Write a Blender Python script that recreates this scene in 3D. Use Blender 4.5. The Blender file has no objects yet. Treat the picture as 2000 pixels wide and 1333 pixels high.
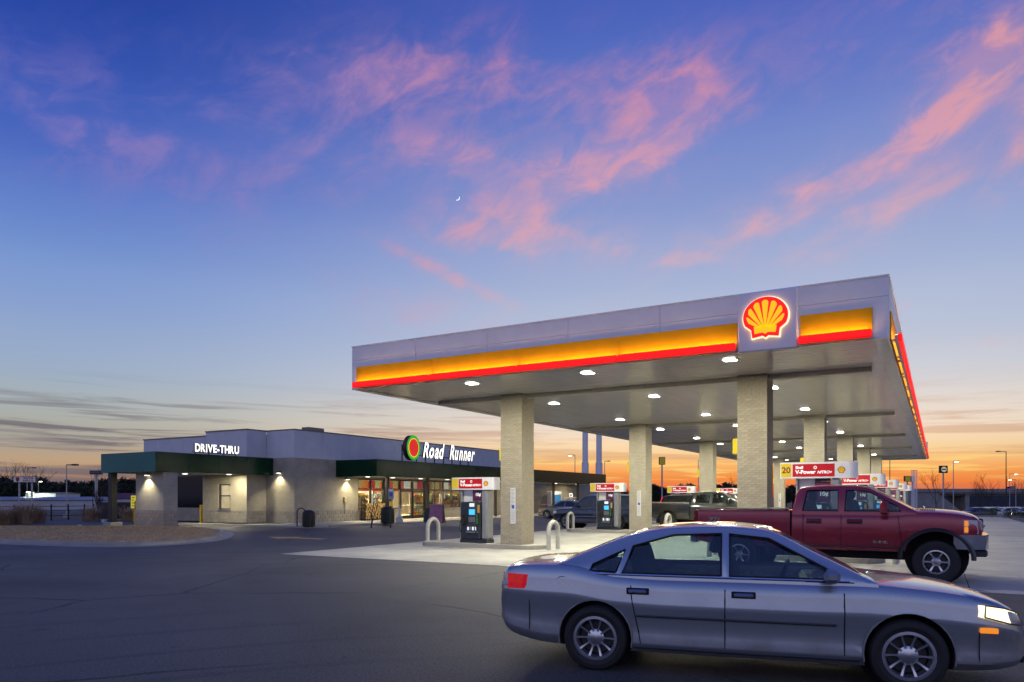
import bpy, bmesh, math, random
from mathutils import Vector, Matrix
random.seed(7)
SC = bpy.context.scene
COL = SC.collection
PI = math.pi
R = math.radians

# ------------------------------------------------------------------ camera
TH = 0.525            # the camera looks this far to the left of the site's +Y axis
FPX, HOR, EYE = 1436.0, 971.0, 1.75   # focal length and horizon in photo pixels, eye height
cam_d = bpy.data.cameras.new('camera')
cam = bpy.data.objects.new('camera', cam_d)
COL.objects.link(cam)
cam.location = (0, 0, EYE)
cam.rotation_euler = (R(90), 0, TH)
cam_d.sensor_width = 36.0
cam_d.lens = 36.0 * FPX / 2000.0
cam_d.shift_y = (HOR - 666.5) / 2000.0
cam_d.clip_start = 0.1
cam_d.clip_end = 9000
SC.camera = cam

# ------------------------------------------------------------------ picture settings
SC.view_settings.view_transform = 'Standard'
SC.view_settings.look = 'None'
SC.view_settings.exposure = 0.0
SC.view_settings.gamma = 1.0
SC.render.engine = 'CYCLES'
SC.cycles.use_denoising = True
SC.cycles.max_bounces = 6
SC.cycles.diffuse_bounces = 3
SC.cycles.glossy_bounces = 3
SC.cycles.transmission_bounces = 4
SC.cycles.transparent_max_bounces = 12
SC.cycles.caustics_reflective = False
SC.cycles.caustics_refractive = False
SC.cycles.sample_clamp_indirect = 4.0
SC.cycles.use_adaptive_sampling = True
SC.cycles.adaptive_threshold = 0.02

def s2l(c):
    o = []
    for v in c:
        v = v / 255.0
        o.append(v / 12.92 if v <= 0.04045 else ((v + 0.055) / 1.055) ** 2.4)
    return (o[0], o[1], o[2], 1.0)

# ------------------------------------------------------------------ sky
SUN_AZ = R(103)
world = bpy.data.worlds.new('World')
SC.world = world
world.use_nodes = True
world.cycles.sampling_method = 'MANUAL'
world.cycles.sample_map_resolution = 512
WT = world.node_tree
for n in list(WT.nodes):
    WT.nodes.remove(n)
WN, WL = WT.nodes, WT.links
def wm(op, a, b=None, c=None, clamp=False):
    n = WN.new('ShaderNodeMath'); n.operation = op; n.use_clamp = clamp
    for i, v in enumerate((a, b, c)):
        if v is None:
            continue
        if isinstance(v, (int, float)):
            n.inputs[i].default_value = v
        else:
            WL.new(v, n.inputs[i])
    return n.outputs[0]
def wramp(fac, stops, scale, interp='B_SPLINE'):
    n = WN.new('ShaderNodeValToRGB')
    n.color_ramp.interpolation = interp
    el = n.color_ramp.elements
    while len(el) > 1:
        el.remove(el[-1])
    for i, (p, c) in enumerate(stops):
        e = el[0] if i == 0 else el.new(min(1, p / scale))
        e.position = min(1, p / scale); e.color = c if len(c) == 4 else s2l(c)
    WL.new(fac, n.inputs[0])
    return n.outputs[0]
def wmix(f, a, b, mode='MIX'):
    n = WN.new('ShaderNodeMix'); n.data_type = 'RGBA'; n.blend_type = mode
    if isinstance(f, (int, float)): n.inputs[0].default_value = f
    else: WL.new(f, n.inputs[0])
    for i, v in ((6, a), (7, b)):
        if isinstance(v, tuple): n.inputs[i].default_value = v
        else: WL.new(v, n.inputs[i])
    return n.outputs[2]
def wnoise(vec, scale, detail=5, rough=0.55, dist=0.0):
    n = WN.new('ShaderNodeTexNoise'); n.inputs['Scale'].default_value = scale
    n.inputs['Detail'].default_value = detail; n.inputs['Roughness'].default_value = rough
    n.inputs['Distortion'].default_value = dist
    WL.new(vec, n.inputs['Vector'])
    return n.outputs['Fac']
def wcomb(x, y, z=0.0):
    n = WN.new('ShaderNodeCombineXYZ')
    for i, v in enumerate((x, y, z)):
        if isinstance(v, (int, float)): n.inputs[i].default_value = v
        else: WL.new(v, n.inputs[i])
    return n.outputs[0]
def wstep(v, a, b):
    n = WN.new('ShaderNodeMapRange'); n.interpolation_type = 'SMOOTHSTEP'
    WL.new(v, n.inputs[0]); n.inputs[1].default_value = a; n.inputs[2].default_value = b
    return n.outputs[0]
tc = WN.new('ShaderNodeTexCoord')
sep = WN.new('ShaderNodeSeparateXYZ')
WL.new(tc.outputs['Generated'], sep.inputs[0])
DX, DY, DZ = sep.outputs
EL = wm('MULTIPLY', wm('ARCSINE', DZ), 180 / PI)                       # elevation in degrees
SX = wm('ADD', wm('MULTIPLY', DX, math.cos(SUN_AZ)), wm('MULTIPLY', DY, math.sin(SUN_AZ)))
SY = wm('ADD', wm('MULTIPLY', DX, -math.sin(SUN_AZ)), wm('MULTIPLY', DY, math.cos(SUN_AZ)))
AZ = wm('MULTIPLY', wm('ARCTAN2', SY, SX), 180 / PI)                   # degrees from the sunset, left positive
AZA = wm('ABSOLUTE', AZ)
ELP = wm('DIVIDE', wm('MAXIMUM', EL, 0.0), 90.0)
warm = wramp(ELP, [(0, (224, 90, 52)), (.8, (240, 122, 62)), (2.0, (250, 168, 92)), (3.2, (252, 208, 150)), (4.8, (246, 222, 196)),
                   (7.5, (220, 214, 212)), (10.5, (194, 200, 216)), (15, (172, 184, 214)), (20, (144, 160, 208)), (26, (112, 132, 200)),
                   (32, (80, 104, 188)), (40, (60, 84, 172)), (60, (48, 72, 158)), (90, (42, 66, 150))], 90, 'CARDINAL')
cold = wramp(ELP, [(0, (112, 84, 84)), (1.0, (150, 114, 98)), (2.2, (188, 156, 124)), (3.4, (172, 160, 146)), (5.5, (170, 174, 170)),
                   (8.0, (158, 174, 194)), (12, (140, 163, 206)), (16, (116, 146, 206)), (21, (82, 113, 194)), (26, (54, 87, 178)),
                   (31, (32, 65, 156)), (45, (24, 54, 140)), (90, (32, 56, 138))], 90, 'CARDINAL')
east = wramp(ELP, [(0, (120, 130, 172)), (5, (150, 152, 200)), (11, (196, 188, 226)), (18, (196, 200, 240)), (28, (170, 186, 238)),
                   (42, (108, 130, 206)), (65, (58, 82, 168)), (90, (36, 58, 140))], 90, 'CARDINAL')
base = wmix(wstep(AZA, 8, 52), warm, cold)
base = wmix(wstep(AZA, 70, 140), base, east)
# high, thin pink clouds: broad patches of the sky broken up by stretched noise
lv = wcomb(wm('MULTIPLY', AZ, 0.050), wm('ADD', wm('MULTIPLY', EL, 0.085), wm('MULTIPLY', AZ, 0.022)), 3.7)
wisp = wnoise(lv, 2.0, 10, 0.58, .45)
fine = wnoise(lv, 6.0, 8, 0.60, .6)
def px_dir(px, py):
    x = (px - 1000) / FPX; z = (HOR - py) / FPX
    d = Vector((x * math.cos(TH) - math.sin(TH), x * math.sin(TH) + math.cos(TH), z)).normalized()
    az = math.degrees(math.atan2(d.y, d.x)) - math.degrees(SUN_AZ)
    return az, math.degrees(math.asin(d.z))
PATCH = [  # px, py of the middle, half-lengths in degrees along/across, tilt (degrees, rising to the right), weight
    (1120, 165, 11, 3.0, -6, 1.0), (700, 150, 7, 2.2, 10, 1.0), (1310, 235, 4.5, 2.6, 30, 1.0), (460, 285, 11, 4.6, 4, 1.0),
    (545, 318, 3.0, .7, 32, .9), (920, 315, 4.5, 1.3, -10, 1.15), (1130, 340, 7, 1.8, 14, 1.3), (1010, 400, 5.0, 3.2, -30, .6),
    (1040, 468, 6.2, 1.2, -4, 1.4), (870, 535, 4.6, .6, -24, 1.1), (1345, 508, 2.6, .6, -4, 1.1), (1600, 385, 8.5, 1.8, 18, 1.2),
    (1830, 330, 8.0, 2.2, 24, 1.0), (1965, 255, 5, 2.6, 30, 1.1), (1930, 140, 6, 2.0, 40, 1.3), (1840, 80, 6, 2.2, -20, .5),
    (1960, 665, 5.5, .6, -2, .8), (1870, 735, 4.0, .4, 2, .55), (1775, 600, 1.6, .5, 0, .6), (820, 615, 8, 2.0, -10, .5),
    (120, 265, 8, 3, -20, .35)]
acc = None
for (px, py, sl, sw, tilt, wgt) in PATCH:
    a0, e0 = px_dir(px, py)
    A = wm('MULTIPLY', wm('SUBTRACT', AZ, a0), -math.cos(R(e0)))
    E = wm('SUBTRACT', EL, e0)
    ct, st = math.cos(R(tilt)), math.sin(R(tilt))
    p = wm('DIVIDE', wm('ADD', wm('MULTIPLY', A, ct), wm('MULTIPLY', E, st)), sl)
    q = wm('DIVIDE', wm('ADD', wm('MULTIPLY', A, -st), wm('MULTIPLY', E, ct)), sw * .88)
    g = wm('MULTIPLY', wm('EXPONENT', wm('MULTIPLY', wm('ADD', wm('MULTIPLY', p, p), wm('MULTIPLY', q, q)), -1.0)), wgt)
    acc = g if acc is None else wm('ADD', acc, g)
acc = wm('MINIMUM', acc, 1.2)
veil = wm('MULTIPLY', wstep(wisp, .34, .66), wm('ADD', .22, wm('MULTIPLY', wstep(fine, .36, .62), .95)))
core = wstep(wm('ADD', wm('MULTIPLY', acc, .55), wm('ADD', wisp, wm('MULTIPLY', fine, .35))), .92, 1.45)
pink_f = wm('MULTIPLY', wm('ADD', wm('MULTIPLY', veil, .72), wm('MULTIPLY', core, .26)), wm('MINIMUM', wm('MULTIPLY', acc, 1.1), 1.0))
pink_c = wramp(ELP, [(0, (238, 142, 108)), (9, (242, 180, 164)), (15, (238, 182, 176)), (22, (226, 162, 176)), (28, (212, 146, 172)), (34, (226, 138, 146)), (90, (150, 110, 160))], 90)
pink_c = wmix(wstep(AZ, 8, 44), pink_c, s2l((150, 128, 188)))
pink_c = wmix(wstep(AZ, -8, -22), pink_c, s2l((246, 166, 150)))
base = wmix(wm('MINIMUM', wm('MULTIPLY', pink_f, .84), .78), base, pink_c)
# flat dusky streaks low over the horizon, and the glowing ones near the sunset
sv = wcomb(wm('MULTIPLY', AZ, 0.028), wm('ADD', wm('MULTIPLY', EL, 0.62), wm('MULTIPLY', AZ, -0.008)), 1.3)
streak = wnoise(sv, 2.6, 7, 0.6, 0.55)
lowm = wm('MULTIPLY', wstep(EL, 9.0, 4.5), wstep(EL, -0.2, 0.6))
dusk_c = wmix(wstep(AZA, 6, 45), s2l((204, 142, 106)), s2l((108, 100, 110)))
base = wmix(wm('MULTIPLY', wm('MULTIPLY', wstep(streak, .47, .64), lowm), wm('ADD', .42, wm('MULTIPLY', wstep(AZA, 10, 45), .4))), base, dusk_c)
glow = wm('MULTIPLY', wm('MULTIPLY', wstep(wnoise(sv, 5.5, 4, .5, .4), .52, .66), wm('MULTIPLY', wstep(EL, 4.2, 2.6), wstep(EL, .7, 1.5))), wstep(AZA, 26, 10))
base = wmix(wm('MULTIPLY', glow, .65), base, s2l((255, 222, 128)))
base = wmix(wstep(EL, -.1, -2.0), base, s2l((52, 44, 44)))
bg = WN.new('ShaderNodeBackground'); bg.inputs['Strength'].default_value = 1.0
WL.new(base, bg.inputs['Color'])
wo = WN.new('ShaderNodeOutputWorld'); WL.new(bg.outputs[0], wo.inputs['Surface'])

# sun lamp added for the afterglow low behind the store; the sun has set
sun_d = bpy.data.lights.new('sun', 'SUN'); sun_d.energy = 0.12; sun_d.angle = R(14); sun_d.color = (1.0, 0.55, 0.3)
sun = bpy.data.objects.new('sun', sun_d); COL.objects.link(sun)
sun.rotation_euler = Vector((math.cos(SUN_AZ), math.sin(SUN_AZ), math.tan(R(2.5)))).to_track_quat('Z', 'Y').to_euler()

# ------------------------------------------------------------------ helpers
def proj_ray(px, py):
    x = (px - 1000) / FPX; z = (HOR - py) / FPX
    return Vector((x * math.cos(TH) - math.sin(TH), x * math.sin(TH) + math.cos(TH), z))
def on_z(px, py, z=0.0):
    d = proj_ray(px, py); t = (z - EYE) / d.z
    return Vector((d.x * t, d.y * t, z))
def at_depth(px, depth, z=0.0):
    d = proj_ray(px, HOR)
    return Vector((d.x * depth, d.y * depth, z))
def z_at(py, depth):
    return EYE + (HOR - py) * depth / FPX

class MB:
    """collects geometry for one mesh"""
    def __init__(self):
        self.v, self.f, self.m = [], [], []
        self.mi = 0
    def add(self, vs, fs):
        b = len(self.v)
        self.v += [tuple(p) for p in vs]
        self.f += [tuple(b + i for i in f) for f in fs]
        self.m += [self.mi] * len(fs)
        return self
    def box(self, x0, x1, y0, y1, z0, z1):
        return self.add([(x0, y0, z0), (x1, y0, z0), (x1, y1, z0), (x0, y1, z0), (x0, y0, z1), (x1, y0, z1), (x1, y1, z1), (x0, y1, z1)],
                        [(0, 3, 2, 1), (4, 5, 6, 7), (0, 1, 5, 4), (1, 2, 6, 5), (2, 3, 7, 6), (3, 0, 4, 7)])
    def cbox(self, x0, x1, y0, y1, z0, z1, c):
        """box with chamfered edges"""
        c = min(c, (x1 - x0) * .45, (y1 - y0) * .45, (z1 - z0) * .45)
        bm = bmesh.new()
        bmesh.ops.create_cube(bm, size=1.0)
        for v in bm.verts:
            v.co = Vector((x0 if v.co.x < 0 else x1, y0 if v.co.y < 0 else y1, z0 if v.co.z < 0 else z1))
        bmesh.ops.bevel(bm, geom=list(bm.edges), offset=c, segments=1, affect='EDGES', profile=.5)
        return self.take(bm)
    def take(self, bm, mat=None):
        if mat is not None:
            bmesh.ops.transform(bm, matrix=mat, verts=bm.verts)
        bm.verts.index_update()
        self.add([v.co[:] for v in bm.verts], [[v.index for v in f.verts] for f in bm.faces])
        bm.free()
        return self
    def prism(self, poly, axis, a0, a1):
        """poly in the two other axes (in order x,y,z without axis), counter-clockwise or not"""
        n = len(poly)
        def mk(p, a):
            if axis == 'x': return (a, p[0], p[1])
            if axis == 'y': return (p[0], a, p[1])
            return (p[0], p[1], a)
        vs = [mk(p, a0) for p in poly] + [mk(p, a1) for p in poly]
        fs = [tuple(range(n)), tuple(range(2 * n - 1, n - 1, -1))] + [(i, i + n, (i + 1) % n + n, (i + 1) % n) for i in range(n)]
        return self.add(vs, fs)
    def tube(self, pts, r, n=10, r2=None, cap=True):
        pts = [Vector(p) for p in pts]
        k = len(pts)
        rings = []
        prev = None
        for i, p in enumerate(pts):
            t = (pts[min(i + 1, k - 1)] - pts[max(i - 1, 0)]).normalized()
            if prev is None:
                up = Vector((0, 0, 1)) if abs(t.z) < .9 else Vector((1, 0, 0))
                a = t.cross(up).normalized()
            else:
                a = (prev - t * prev.dot(t)).normalized()
            prev = a
            b = t.cross(a)
            rr = r if r2 is None else r + (r2 - r) * i / max(1, k - 1)
            rings.append([p + (a * math.cos(2 * PI * j / n) + b * math.sin(2 * PI * j / n)) * rr for j in range(n)])
        vs = [q for ring in rings for q in ring]
        fs = []
        for i in range(k - 1):
            for j in range(n):
                fs.append((i * n + j, i * n + (j + 1) % n, (i + 1) * n + (j + 1) % n, (i + 1) * n + j))
        if cap:
            fs.append(tuple(range(n - 1, -1, -1))); fs.append(tuple((k - 1) * n + j for j in range(n)))
        return self.add(vs, fs)
    def lathe(self, prof, n=24, axis='z', c=(0, 0, 0)):
        """prof: (radius, height) pairs turned about the axis"""
        vs, fs = [], []
        m = len(prof)
        for j in range(n):
            a = 2 * PI * j / n
            for (r, h) in prof:
                x, y = r * math.cos(a), r * math.sin(a)
                if axis == 'z': p = (x, y, h)
                elif axis == 'y': p = (x, h, y)
                else: p = (h, x, y)
                vs.append((p[0] + c[0], p[1] + c[1], p[2] + c[2]))
        for j in range(n):
            for i in range(m - 1):
                fs.append((j * m + i, ((j + 1) % n) * m + i, ((j + 1) % n) * m + i + 1, j * m + i + 1))
        return self.add(vs, fs)
    def build(self, name, mat=None, parent=None, smooth=False, bevel=0.0, fix=True):
        me = bpy.data.meshes.new(name)
        me.from_pydata(self.v, [], self.f)
        if fix:
            bm = bmesh.new(); bm.from_mesh(me)
            if bevel:
                bmesh.ops.bevel(bm, geom=[e for e in bm.edges if e.is_manifold and e.calc_face_angle(0) > .6], offset=bevel, segments=2, affect='EDGES', profile=.6, clamp_overlap=True)
            bmesh.ops.recalc_face_normals(bm, faces=bm.faces)
            bm.to_mesh(me); bm.free()
        mats = mat if isinstance(mat, (list, tuple)) else [mat]
        for m_ in mats:
            me.materials.append(m_)
        if len(mats) > 1 and not bevel:
            me.polygons.foreach_set('material_index', self.m)
        if smooth:
            smooth_mesh(me, smooth if isinstance(smooth, float) else 40.0)
        me.update()
        return link(name, me, parent)

def smooth_mesh(me, deg=40.0):
    me.polygons.foreach_set('use_smooth', [True] * len(me.polygons))
    bm = bmesh.new(); bm.from_mesh(me)
    lim = R(deg)
    for e in bm.edges:
        e.smooth = not (e.is_manifold and e.calc_face_angle(0) > lim)
    bm.to_mesh(me); bm.free()

def link(name, me, parent=None, loc=None, rot=None):
    o = bpy.data.objects.new(name, me)
    COL.objects.link(o)
    if parent is not None: o.parent = parent
    if loc is not None: o.location = loc
    if rot is not None: o.rotation_euler = rot
    return o
def tag(o, label=None, cat=None, group=None, kind=None):
    if label: o['label'] = label
    if cat: o['category'] = cat
    if group: o['group'] = group
    if kind: o['kind'] = kind
    return o
def thing(name, label, cat, loc=(0, 0, 0), rz=0.0, group=None):
    o = bpy.data.objects.new(name, None); o.empty_display_size = .3
    COL.objects.link(o)
    o.location = loc; o.rotation_euler = (0, 0, rz)
    return tag(o, label, cat, group)
KIDS = {}
def copy_tree(o, parent=None):
    c = o.copy(); COL.objects.link(c); c.parent = parent
    for ch in o.children:
        copy_tree(ch, c)
    return c
def dup(o, label, loc, rz=0.0, scale=None):
    c = copy_tree(o); c.location = loc; c.rotation_euler = (0, 0, rz); c['label'] = label
    if scale: c.scale = scale
    return c
def text_mesh(body, size, depth, bold=0.0, shear=0.0, align='CENTER', spacing=1.0, xs=1.0):
    cu = bpy.data.curves.new('lettering', 'FONT')
    cu.body = body; cu.size = size; cu.extrude = depth; cu.offset = bold; cu.shear = shear
    cu.align_x = align; cu.align_y = 'CENTER'; cu.space_character = spacing
    cu.resolution_u = 4
    o = bpy.data.objects.new('lettering', cu); COL.objects.link(o)
    bpy.context.view_layer.update()
    me = bpy.data.meshes.new_from_object(o.evaluated_get(bpy.context.evaluated_depsgraph_get()))
    bpy.data.objects.remove(o); bpy.data.curves.remove(cu)
    if xs != 1.0:
        me.transform(Matrix.Diagonal((xs, 1, 1, 1)))
    return me
def put_text(body, size, mat, parent, loc, facing, depth=.01, bold=0.0, shear=0.0, align='CENTER', name='lettering', xs=1.0, spacing=1.0):
    """facing: '-y' (read from -Y), '+x' (read from +X) """
    me = text_mesh(body, size, depth, bold, shear, align, spacing, xs)
    me.materials.append(mat)
    rot = (R(90), 0, 0) if facing == '-y' else ((R(90), 0, R(90)) if facing == '+x' else (R(90), 0, R(180)))
    return link(name, me, parent, loc, rot)

# ------------------------------------------------------------------ materials
MAT = {}
def new_mat(name):
    m = bpy.data.materials.new(name); m.use_nodes = True
    nt = m.node_tree
    return m, nt, nt.nodes['Principled BSDF']
def nmath(nt, op, a, b=0.0):
    n = nt.nodes.new('ShaderNodeMath'); n.operation = op
    for i, v in enumerate((a, b)):
        if isinstance(v, (int, float)): n.inputs[i].default_value = v
        else: nt.links.new(v, n.inputs[i])
    return n.outputs[0]
def nnoise(nt, scale, detail=4, rough=.55, vec=None, dist=0.0):
    n = nt.nodes.new('ShaderNodeTexNoise'); n.inputs['Scale'].default_value = scale; n.inputs['Detail'].default_value = detail
    n.inputs['Roughness'].default_value = rough; n.inputs['Distortion'].default_value = dist
    if vec is None:
        t = nt.nodes.new('ShaderNodeTexCoord'); vec = t.outputs['Object']
    nt.links.new(vec, n.inputs['Vector'])
    return n.outputs['Fac']
def nramp(nt, fac, stops):
    n = nt.nodes.new('ShaderNodeValToRGB')
    el = n.color_ramp.elements
    while len(el) > 1: el.remove(el[-1])
    for i, (p, c) in enumerate(stops):
        e = el[0] if i == 0 else el.new(p)
        e.position = p; e.color = (c[0], c[1], c[2], 1)
    nt.links.new(fac, n.inputs[0])
    return n.outputs[0]
def nmix(nt, f, a, b, mode='MIX'):
    n = nt.nodes.new('ShaderNodeMix'); n.data_type = 'RGBA'; n.blend_type = mode
    if isinstance(f, (int, float)): n.inputs[0].default_value = f
    else: nt.links.new(f, n.inputs[0])
    for i, v in ((6, a), (7, b)):
        if isinstance(v, tuple): n.inputs[i].default_value = (v[0], v[1], v[2], 1)
        else: nt.links.new(v, n.inputs[i])
    return n.outputs[2]
def nbump(nt, h, strength, dist, bs):
    n = nt.nodes.new('ShaderNodeBump'); n.inputs['Strength'].default_value = strength; n.inputs['Distance'].default_value = dist
    nt.links.new(h, n.inputs['Height']); nt.links.new(n.outputs[0], bs.inputs['Normal'])
def mat(name, col, rough=.5, metal=0.0, var=.12, scale=6.0, bump=0.0, bscale=40.0, spec=.5, coat=0.0, emit=None, es=0.0, rand=0.0):
    """general procedural material: a base colour broken up by noise, a little roughness variation, optional fine relief"""
    if name in MAT: return MAT[name]
    m, nt, bs = new_mat(name)
    fac = nnoise(nt, scale, 5, .6)
    lo = tuple(max(0, c * (1 - var)) for c in col); hi = tuple(min(1, c * (1 + var)) for c in col)
    c = nramp(nt, fac, [(.3, lo), (.7, hi)])
    if rand:
        oi = nt.nodes.new('ShaderNodeObjectInfo')
        k = nmath(nt, 'ADD', nmath(nt, 'MULTIPLY', oi.outputs['Random'], rand), 1 - rand / 2)
        v = nt.nodes.new('ShaderNodeVectorMath'); v.operation = 'SCALE'
        nt.links.new(c, v.inputs[0]); nt.links.new(k, v.inputs['Scale'])
        c = v.outputs[0]
    nt.links.new(c, bs.inputs['Base Color'])
    r = nmath(nt, 'ADD', nmath(nt, 'MULTIPLY', nnoise(nt, scale * 2.3, 3), .16), max(0, rough - .08))
    nt.links.new(r, bs.inputs['Roughness'])
    bs.inputs['Metallic'].default_value = metal
    bs.inputs['Specular IOR Level'].default_value = spec
    bs.inputs['Coat Weight'].default_value = coat
    bs.inputs['Coat Roughness'].default_value = .06
    if bump:
        nbump(nt, nnoise(nt, bscale, 4), bump, .01, bs)
    if emit:
        bs.inputs['Emission Color'].default_value = (emit[0], emit[1], emit[2], 1)
        bs.inputs['Emission Strength'].default_value = es
    MAT[name] = m
    return m
def brick_mat(name, c1, c2, mortar, bw, bh, ms=.012, bump=.5):
    if name in MAT: return MAT[name]
    m, nt, bs = new_mat(name)
    t = nt.nodes.new('ShaderNodeTexCoord'); s = nt.nodes.new('ShaderNodeSeparateXYZ')
    nt.links.new(t.outputs['Object'], s.inputs[0])
    cv = nt.nodes.new('ShaderNodeCombineXYZ')
    nt.links.new(nmath(nt, 'ADD', s.outputs[0], s.outputs[1]), cv.inputs[0]); nt.links.new(s.outputs[2], cv.inputs[1])
    b = nt.nodes.new('ShaderNodeTexBrick')
    b.inputs['Scale'].default_value = 1.0; b.inputs['Brick Width'].default_value = bw; b.inputs['Row Height'].default_value = bh
    b.inputs['Mortar Size'].default_value = ms; b.inputs['Mortar Smooth'].default_value = .3; b.inputs['Bias'].default_value = 0.0
    b.inputs['Color1'].default_value = (*c1, 1); b.inputs['Color2'].default_value = (*c2, 1); b.inputs['Mortar'].default_value = (*mortar, 1)
    nt.links.new(cv.outputs[0], b.inputs['Vector'])
    n1 = nnoise(nt, 1.3, 5, .6); n2 = nnoise(nt, 30, 3, .6)
    k = nramp(nt, n1, [(.25, (.82, .82, .82)), (.75, (1.12, 1.12, 1.12))])
    c = nmix(nt, 1.0, b.outputs['Color'], k, 'MULTIPLY')
    k2 = nramp(nt, n2, [(.3, (.86, .86, .86)), (.7, (1.08, 1.08, 1.08))])
    c = nmix(nt, 1.0, c, k2, 'MULTIPLY')
    nt.links.new(c, bs.inputs['Base Color'])
    bs.inputs['Roughness'].default_value = .85
    h = nmath(nt, 'SUBTRACT', nmath(nt, 'MULTIPLY', n2, .35), b.outputs['Fac'])
    nbump(nt, h, bump, .02, bs)
    MAT[name] = m
    return m
def glow(name, col, s):
    if name in MAT: return MAT[name]
    m, nt, bs = new_mat(name)
    bs.inputs['Base Color'].default_value = (col[0] * .6, col[1] * .6, col[2] * .6, 1)
    c = nramp(nt, nnoise(nt, 3.0, 2), [(.3, tuple(x * .93 for x in col)), (.7, col)])
    nt.links.new(c, bs.inputs['Emission Color'])
    bs.inputs['Emission Strength'].default_value = s
    bs.inputs['Roughness'].default_value = .4
    MAT[name] = m
    return m
def glass_mat(name, tint=(.9, .95, .95), through=.8):
    if name in MAT: return MAT[name]
    m, nt, bs = new_mat(name)
    nt.nodes.remove(bs)
    out = nt.nodes['Material Output']
    tr = nt.nodes.new('ShaderNodeBsdfTransparent'); tr.inputs[0].default_value = (*[c * through for c in tint], 1)
    gl = nt.nodes.new('ShaderNodeBsdfGlossy'); gl.inputs['Roughness'].default_value = .03; gl.inputs[0].default_value = (.9, .9, .9, 1)
    lw_ = nt.nodes.new('ShaderNodeLayerWeight'); lw_.inputs['Blend'].default_value = .5
    fz = nmath(nt, 'ADD', nmath(nt, 'MULTIPLY', nmath(nt, 'POWER', lw_.outputs['Facing'], 5.0), .9), .05)
    bp = nt.nodes.new('ShaderNodeBump'); bp.inputs['Strength'].default_value = .03; bp.inputs['Distance'].default_value = .01
    nt.links.new(nnoise(nt, 1.2, 2), bp.inputs['Height']); nt.links.new(bp.outputs[0], gl.inputs['Normal'])
    mx = nt.nodes.new('ShaderNodeMixShader')
    nt.links.new(fz, mx.inputs[0]); nt.links.new(tr.outputs[0], mx.inputs[1]); nt.links.new(gl.outputs[0], mx.inputs[2])
    nt.links.new(mx.outputs[0], out.inputs['Surface'])
    MAT[name] = m
    return m
def paint_mat(name, col, metal=.5, rough=.3, dirt=.3):
    """car paint: metallic base under a clear coat, dust low down the sides"""
    if name in MAT: return MAT[name]
    m, nt, bs = new_mat(name)
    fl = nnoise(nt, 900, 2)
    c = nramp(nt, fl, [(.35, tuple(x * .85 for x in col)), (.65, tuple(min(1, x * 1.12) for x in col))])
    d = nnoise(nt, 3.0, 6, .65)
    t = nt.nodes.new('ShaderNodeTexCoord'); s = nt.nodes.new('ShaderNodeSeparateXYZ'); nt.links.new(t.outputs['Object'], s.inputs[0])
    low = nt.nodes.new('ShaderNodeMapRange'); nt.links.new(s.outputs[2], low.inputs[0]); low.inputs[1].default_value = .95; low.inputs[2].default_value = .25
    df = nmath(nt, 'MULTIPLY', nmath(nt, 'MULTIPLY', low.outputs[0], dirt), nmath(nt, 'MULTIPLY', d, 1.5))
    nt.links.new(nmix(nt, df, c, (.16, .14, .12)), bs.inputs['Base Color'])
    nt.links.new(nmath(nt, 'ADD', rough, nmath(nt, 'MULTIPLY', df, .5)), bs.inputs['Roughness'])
    bs.inputs['Metallic'].default_value = metal
    bs.inputs['Coat Weight'].default_value = 1.0; bs.inputs['Coat Roughness'].default_value = .05
    MAT[name] = m
    return m

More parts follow.
